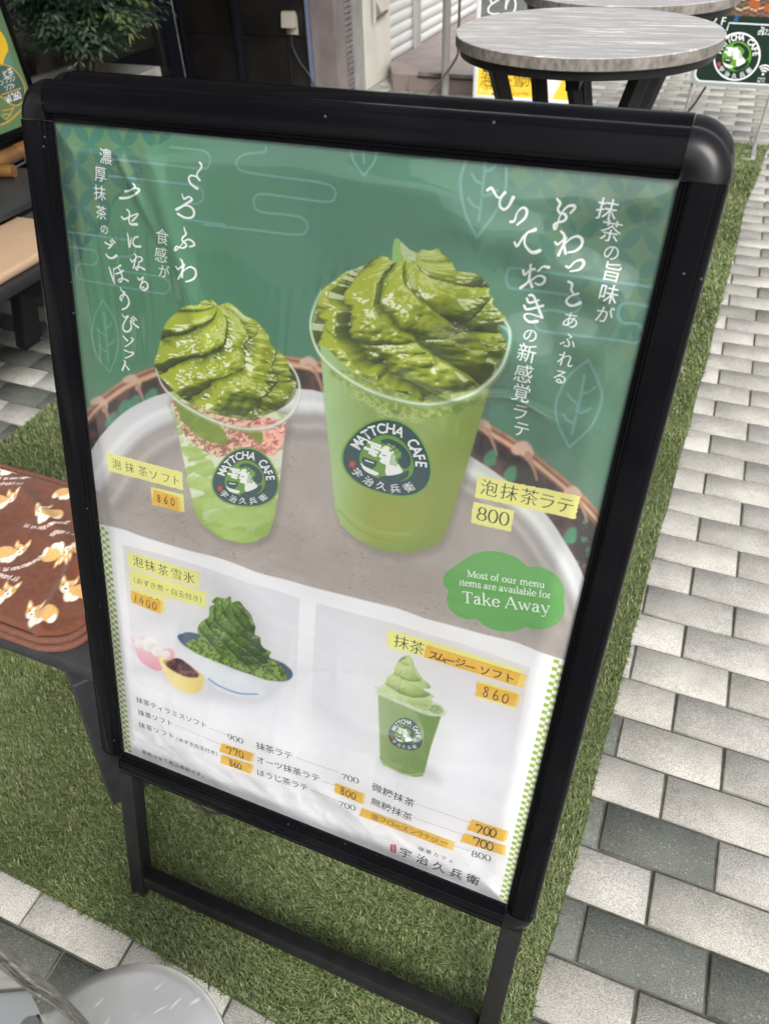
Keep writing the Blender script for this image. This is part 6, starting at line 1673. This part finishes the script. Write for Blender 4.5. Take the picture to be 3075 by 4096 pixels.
# conduit and bracket on the cream pier
s8_ = crop(1350, 0, .3612)
q = on_x(s8_([(410, 240), (410, 0)]), SX + .03)
nbp(BM().tube([Vector(q[0]), Vector((q[0][0], q[0][1], 2.2))], .013, 12).done('conduit', pmat('conduit', (.48, .47, .43), .5), smooth=60))
q = on_x(s8_([(440, 200), (545, 122), (440, 20)]), SX + .02)
nbp(BM().tube([Vector(q[0]), Vector(q[1])], .010, 10).done('rusty_bracket', pmat('rust', (.16, .09, .05), .8), smooth=60))
m = BM().poly([Vector(on_x(s8_([p]), SX + .006)[0]) for p in ((432, 20), (485, 140), (440, 170))])
nbp(m.done('bracket_plate', pmat('bracket_grey', (.26, .26, .25), .6)))
# poles and slack cable in front of the porch
GP = noisy('grey_pole', (.22, .22, .20), (.30, .295, .27), 6, .5, stretch=(1, 1, .3))
po = BM().lathe([(.03, .0), (.027, .012), (.0265, 3.2), (0, 3.2)], n=24).done('pole', GP, None, (-1.163, 5.02, 0), smooth=50)
tag(po, 'grey steel pole standing in front of the brown tiled porch', 'pole')
g = on_y(s8_([(1003, 1055), (1140, 890), (1260, 730), (1330, 600), (1335, 500)]), 4.93)
cable('cable', [g[0] + (g[0] - g[1]) * .6] + list(g) + [g[4] + [0, 0, .4]], .008, (.10, .09, .075), 'slack grey cable crossing in front of the porch and pole')
g = on_y(s8_([(795, 1030), (800, 880), (810, 840)]), 5.15)
cable('cable', list(g), .006, (.2, .19, .17), 'thin pale cable down the corner of the tiled porch')
# ------------------------------------------------------------------ planter and nandina
CONC = noisy('grey_planter', (.36, .35, .32), (.46, .45, .41), 9, .8, bump=.15, bscale=80)
px0, px1, py0, py1, pz = -2.905, -2.335, 2.94, 3.505, .45
pc = Vector(((px0 + px1) / 2, (py0 + py1) / 2, 0))
plt = thing('planter', 'square grey planter filled with bark chips by the dark window', 'planter', pc)
m = BM(); T_ = .045
W2, D2 = (px1 - px0) / 2, (py1 - py0) / 2
for sx_s, sy_s, ww, dd_ in ((0, 1, W2 * 2, T_), (0, -1, W2 * 2, T_), (1, 0, T_, D2 * 2 - 2 * T_ - .001), (-1, 0, T_, D2 * 2 - 2 * T_ - .001)):
    m.box((sx_s * (W2 - T_ / 2), sy_s * (D2 - T_ / 2), pz / 2), (ww, dd_, pz), bev=.004)
m.done('pot', CONC, plt, smooth=40)
bm_ = BM()
for _ in range(420):
    s_ = random.uniform(.008, .02)
    bm_.box((random.uniform(-W2 + T_, W2 - T_), random.uniform(-D2 + T_, D2 - T_), pz - .05 + random.uniform(-.006, .01)), (s_ * 1.8, s_, s_ * .5), Matrix.Rotation(random.uniform(0, 3), 3, Vector((random.random(), random.random(), random.random() + .2)).normalized()))
bm_.box((0, 0, pz - .08), (2 * W2 - 2 * T_ - .002, 2 * D2 - 2 * T_ - .002, .05))
bm_.done('bark_chips', noisy('bark', (.13, .055, .022), (.25, .115, .045), 30, .85), plt)
def nandina():
    t = thing('nandina_shrub', 'bushy nandina shrub with drooping fine leaves growing in the planter', 'plant', (pc.x, pc.y, pz - .05))
    st = BM()
    stems = []
    for k in range(15):
        a = random.uniform(0, 6.28); r0 = random.uniform(.0, .06); r1 = random.uniform(.16, .50); h = random.uniform(.40, 1.0)
        P = [Vector((r0 * math.cos(a), r0 * math.sin(a), 0)), Vector(((r0 + .25 * r1) * math.cos(a), (r0 + .25 * r1) * math.sin(a), h * .45)), Vector((r1 * math.cos(a), r1 * math.sin(a), h))]
        C = catmull(np.array(P), 6); stems.append(C)
        st.tube(C, [.011 * (1 - .6 * i / len(C)) for i in range(len(C))], 8)
    st.done('stem', noisy('stem_bark', (.10, .075, .05), (.16, .12, .085), 30, .85), t, smooth=60)
    V, T, Cc = [], [], []
    pal = np.array([(.055, .10, .062), (.085, .145, .09), (.135, .21, .138), (.20, .29, .20), (.22, .28, .10)])
    n = 0
    def leaflet(p, d, L, wd, colr_):
        nonlocal n
        up = Vector((random.gauss(0, .35), random.gauss(0, .35), 1))
        s_ = d.cross(up)
        if s_.length < 1e-3: s_ = Vector((1, 0, 0))
        s_.normalize(); nn = s_.cross(d)
        dr = Vector((0, 0, -.18 * L))
        V.extend([p, p + d * L * .4 + s_ * wd - nn * wd * .25, p + d * L * .42 - nn * 0, p + d * L * .4 - s_ * wd - nn * wd * .25, p + d * L + dr])
        T.extend([(n, n + 1, n + 2), (n, n + 2, n + 3), (n + 1, n + 4, n + 2), (n + 2, n + 4, n + 3)])
        Cc.extend([colr_] * 5); n += 5
    for C in stems:
        for _ in range(40):
            f = random.uniform(.3, 1.0) ** .7
            p0 = Vector(C[int(f * (len(C) - 1))])
            a = random.uniform(0, 6.28); L = random.uniform(.14, .30)
            d0 = Vector((math.cos(a), math.sin(a), random.uniform(.1, .6))).normalized()
            cidx = rng.choice(5, p=[.28, .3, .22, .15, .05])
            base = pal[cidx]
            for k in range(1, 8):
                q = k / 7
                p = p0 + d0 * L * q + Vector((0, 0, -.20 * L * q * q * 2.2))
                for sd_ in (-1, 1):
                    dv_ = (d0 + Vector((-d0.y, d0.x, 0)) * sd_ * random.uniform(.6, 1.2) + Vector((0, 0, random.uniform(-.7, -.05)))).normalized()
                    for sub in range(3):
                        if p.z < .15 + .05 * random.random(): continue
                        pp = p + dv_ * .022 * sub
                        d2 = (dv_ + Vector((random.gauss(0, .35), random.gauss(0, .35), random.gauss(-.1, .3)))).normalized()
                        leaflet(pp, d2, random.uniform(.028, .048), random.uniform(.006, .0095), tuple(base * random.uniform(.75, 1.25)) + (1,))
    m = pmat('nandina_leaf', (.05, .09, .05), .42, 0, .4)
    attr_color(m, 'tone')
    me = raw_mesh('foliage', [tuple(v) for v in V], tris=T, mats=[m])
    at = me.color_attributes.new('tone', 'FLOAT_COLOR', 'POINT'); at.data.foreach_set('color', np.asarray(Cc, np.float32).ravel())
    link('foliage', me, t)
nandina()
# ------------------------------------------------------------------ poster stand behind the tables
PYY = 4.6
ps = thing('poster_stand', 'white framed stand with a chalkboard above a yellow dessert poster, seen behind the tables', 'sign', (-.49, PYY, 0))
p_o = Vector((-.49, PYY, 0))
s4_ = crop(1850, 0, .3913)
def pp_(P): Q = on_y(s4_(P), PYY - .016); return np.stack([Q[:, 0], Q[:, 2]], 1)
xl, xr, zb2 = -.838, -.146, .128
WF = pmat('white_frame', (.66, .68, .70), .35)
m = BM()
for x in (xl + .0125, xr - .0125): m.box((x - p_o.x, 0, .70), (.025, .03, 1.2), bev=.003)
for z in (zb2 + .0125, .46, 1.29): m.box(((xl + xr) / 2 - p_o.x, 0, z), (xr - xl - .051, .028, .025), bev=.003)
m.done('frame', WF, ps, smooth=40)
for x in (xl + .06, xr - .06): BM().bar((x - p_o.x, 0, .11), (x - p_o.x, .0, .0), .025, .025).bar((x - p_o.x, -.18, .012), (x - p_o.x, .2, .012), .022, .02).done('foot', WF, ps)
V2 = Vec()
V2.poly([(xl + .025, zb2 + .026), (xr - .025, zb2 + .026), (xr - .025, .447), (xl + .025, .447)], 0, 0)
V2.poly([(xl + .025, .473), (xr - .025, .473), (xr - .025, 1.277), (xl + .025, 1.277)], 1, 0)
V2.poly(pp_([(160, 900), (330, 930), (400, 1010), (160, 1010)]), 2, 2); 
V2.poly(np.clip(pp_([(200, 700), (330, 715), (330, 752), (200, 740)]), [xl, 0], [xr, .44]), 3, 3)
Q = pp_([(235, 815), (330, 822), (440, 820), (570, 825), (668, 820)])
for ch_, q in zip('泡抹茶雪氷', Q): V2.text1(ch_, q, .078, 4, 4, 0, .004, .01)
Q = pp_([(200 + 40 * i, 905) for i in range(10)])
for ch_, q in zip('［あずき煮・白玉］', Q): V2.text1(ch_, q, .026, 4, 4, 0, 0, .0)
Q = pp_([(190 + 29 * i, 968 - 0.5 * i) for i in range(19)])
for ch_, q in zip('UJI Matcha Shaved Ice', Q):
    if ch_ != ' ': V2.text1(ch_, q, .030, 4, 4, 0, 0, .006)
V2.poly(pp_([(740, 830), (780, 790), (960, 785), (1000, 850), (940, 960), (890, 1055), (800, 1040), (760, 950)]), 5, 3, 3)
V2.poly(pp_([(860, 800), (960, 800), (930, 900), (890, 960)]), 6, 4, 3)
V2.poly(np.clip(pp_([(1020, 930), (1060, 890), (1200, 880), (1230, 920), (1190, 960), (1120, 980), (1050, 970)]), [xl + .03, zb2 + .03], [xr - .03, .44]), 7, 3, 3)
V2.poly(np.clip(pp_([(1000, 1050), (1215, 1055), (1215, 1080), (1000, 1078)]), [xl + .026, zb2 + .027], [xr - .026, .44]), 6, 3)
for ch_, q in zip('とり', pp_([(308, 55), (485, 65)])): V2.text1(ch_, q, .115, 6, 4, 0, .01, .0)
V, T, M_ = V2.arrays()
V = np.column_stack([V[:, 0] - p_o.x, -.006 - V[:, 2], V[:, 1]])
link('poster', raw_mesh('poster', V, tris=T, tmat=M_, mats=[ink('stand_yellow', (238, 196, 66)), noisy('chalkboard', (.10, .11, .115), (.17, .18, .185), 9, .7, stretch=(1, 1, 4)), ink('stand_pale_yellow', (244, 212, 104)), ink('stand_green', (78, 92, 50)), ink('stand_text', (116, 100, 34)), ink('stand_pink', (240, 214, 200)), ink('stand_white', (238, 238, 240)), ink('stand_lemon', (236, 206, 40))]), ps)
BM().box(((xl + xr) / 2 - p_o.x, .006, .70), (xr - xl - .052, .012, 1.16)).done('back_panel', pmat('stand_back', (.3, .3, .3), .6), ps)
# ------------------------------------------------------------------ café sign on thin legs
CY = 4.42
cs = thing('cafe_sign', 'dark green cafe sign with a round badge on thin metal legs at right edge', 'sign', (.66, CY, 0))
c_o = Vector((.66, CY, 0))
s5_ = crop(2650, 0, .3165)
def cp(P): Q = on_y(s5_(P), CY - .02); return np.stack([Q[:, 0], Q[:, 2]], 1)
L0, R0, B0, T0 = cp([(318, 1060)])[0][0], 1.06, cp([(800, 1105)])[0][1], 1.35
GF = pmat('grey_green_frame', (.32, .35, .32), .4, .2)
def rrect(x0, x1, z0, z1, r, n=7):
    P = []
    for cx, cz, a0 in ((x1 - r, z1 - r, 0), (x0 + r, z1 - r, 90), (x0 + r, z0 + r, 180), (x1 - r, z0 + r, 270)):
        P += [(cx + r * math.cos(math.radians(a0 + 90 * k / n)), cz + r * math.sin(math.radians(a0 + 90 * k / n))) for k in range(n + 1)]
    return P
m = BM()
Po = rrect(L0, R0, B0, T0, .05)
f_ = [m.bm.verts.new((x - c_o.x, -.014, z)) for x, z in Po]; bk_ = [m.bm.verts.new((x - c_o.x, .018, z)) for x, z in Po]
m.bm.faces.new(f_); m.bm.faces.new(bk_[::-1])
for i in range(len(f_)): m.bm.faces.new((f_[i], f_[(i + 1) % len(f_)], bk_[(i + 1) % len(f_)], bk_[i]))
m.done('frame', GF, cs, smooth=40)
VC = Vec()
VC.poly(rrect(L0 + .020, R0 - .020, B0 + .018, T0 - .018, .04), 5, 0)
VC.poly(rrect(L0 + .028, R0 - .028, B0 + .026, T0 - .026, .035), 0, 1)
tl_ = cp([(830, 290), (1343, 318), (810, 385), (690, 230)])
zc_ = tl_[0][1]
VC.poly([(L0 + .028, tl_[0][1] + .03), (R0 - .028, tl_[0][1] + .03), (R0 - .028, T0 - .03), (L0 + .028, T0 - .03)], 4, 2)
# floor of the pictured room: herringbone
for r_i in range(26):
    for c_i in range(14):
        x = tl_[0][0] - .12 + c_i * .034; z = tl_[0][1] + .035 + r_i * .011
        k = (c_i % 2) * 2 - 1
        if (r_i) % 2 == 0 and x + .034 < R0 - .03: VC.poly([(x, z), (x + .033, z + .008 * k), (x + .033, z + .008 * k + .009), (x, z + .009)], 6 if (r_i // 2) % 2 else 7, 3)
for cx_, cz_ in ((1130, 40), (1180, 70), (1320, 100)):
    q = cp([(cx_, cz_)])[0]
    VC.poly([q + .018 * np.array([math.cos(a), .9 * math.sin(a)]) for a in np.linspace(0, 6.28, 10)[:-1]], 8, 5)
    for dx in (-.012, .012): VC.stroke([q + [dx * .6, -.012], q + [dx * 1.5, -.04]], .003, 8, 5, 0)
q = cp([(925, 235)])[0]; VC.poly([q + [-.012, -.016], q + [.012, -.014], q + [.008, .014], q + [-.006, .012]], 9, 5)
VC.stroke(cp([(805, 385), (835, 292), (1100, 305), (1400, 322)]), .005, 2, 4, 0)
for ch_, q in zip('2F', cp([(655, 255), (765, 270)])): VC.text1(ch_, q, .05, 2, 5, 0, .012, .006)
badge(VC, Aff((930, 722), (1228, 735), (968, 410), lambda P: np.stack([on_y(s5_(P), CY - .02)[:, 0], on_y(s5_(P), CY - .02)[:, 2]], 1)), 4, False, 0, 1, 2, 3, True)
for ch_, q in zip('22', cp([(1300, 405), (1345, 412)])): VC.text1(ch_, q, .034, 2, 5, 0, .01, 0)
for P in ([(1240, 345), (1258, 350), (1240, 385)], [(1200, 440), (1208, 392), (1255, 395), (1250, 445)], [(1255, 350), (1275, 350), (1262, 440)], [(1225, 395), (1222, 440)]): VC.stroke(cp(P), .0035, 2, 5, 0)
wc = cp([(1262, 940)])[0]
VC.poly([wc + .006 * np.array([math.cos(a), math.sin(a)]) for a in np.linspace(0, 6.28, 10)[:-1]], 2, 5)
for rr2 in (.016, .028, .040): VC.stroke([wc + rr2 * np.array([math.cos(a), math.sin(a)]) for a in np.radians(np.linspace(40, 132, 9))], .0065, 2, 5, 0, cap=False)
for t_, y in (('FREE', 995), ('Wi-Fi', 1032)):
    for i, ch_ in enumerate(t_):
        VC.text1(ch_, cp([(1205 + (75 / max(1, len(t_) - 1)) * i, y)])[0], .013, 2, 5, 0, 0, .01)
V, T, M_ = VC.arrays()
V = np.column_stack([V[:, 0] - c_o.x, -.0145 - V[:, 2], V[:, 1]])
link('panel', raw_mesh('panel', V, tris=T, tmat=M_, mats=[ink('sign_dark_green', (28, 46, 38)), ink('sign_leaf', (92, 146, 52)), ink('sign_white', (226, 230, 234)), ink('sign_red', (200, 60, 80)), ink('sign_brown', (84, 70, 58)), ink('sign_edge', (206, 214, 220)), ink('sign_floor', (176, 158, 134)), ink('sign_floor2', (112, 92, 76)), ink('sign_chair', (160, 84, 46)), ink('sign_blue', (44, 84, 128))]), cs)
for x in (L0 + .02, cp([(1330, 1300)])[0][0] - .0):
    BM().tube([(x - c_o.x, .004, B0 + .01), (x - c_o.x - .006, .004, .02)], .0075, 10).done('leg', GP, cs, smooth=60)
    m = BM().box((x - c_o.x - .004, .02, .012), (.022, .34, .016), bev=.002)
    m.box((x - c_o.x - .022, -.158, .0065), (.06, .018, .013), bev=.002)
    m.done('foot', pmat('foot_steel', (.5, .5, .5), .35, .8), cs)
g = on_y(s5_([(540, 1095), (480, 1190), (400, 1310), (300, 1435)]), 4.3)
cable('cable', list(g) + [g[3] + (g[3] - g[2]) * .8], .006, (.03, .028, .02), 'black cable running down from the cafe sign to the paving')
# ------------------------------------------------------------------ the other side of the street, behind the photographer (seen only in reflections)
ob = thing('opposite_building', 'pale building across the street', 'building', (1, -11, 0))
oo = Vector((1, -11, 0))
def obp(o): o.location = o.location - oo; o.parent = ob; return o
obp(BM().box((1, -11.2, 3.4), (22, .4, 2.0)).done('upper_wall', pmat('opposite_wall', (.60, .59, .57), .8)))
for x in (-8.5, -5.0, -1.5, 2.0, 5.5, 9.0): obp(BM().box((x, -11.1, 1.2), (1.1, .5, 2.4)).done('pier', pmat('opposite_pier', (.55, .53, .5), .8)))
obp(BM().box((1, -11.5, 1.2), (22, .2, 2.4)).done('shop_window', pmat('opposite_glass', (.05, .055, .06), .1)))
bpy.data.objects.remove(_to); bpy.data.curves.remove(_tc)
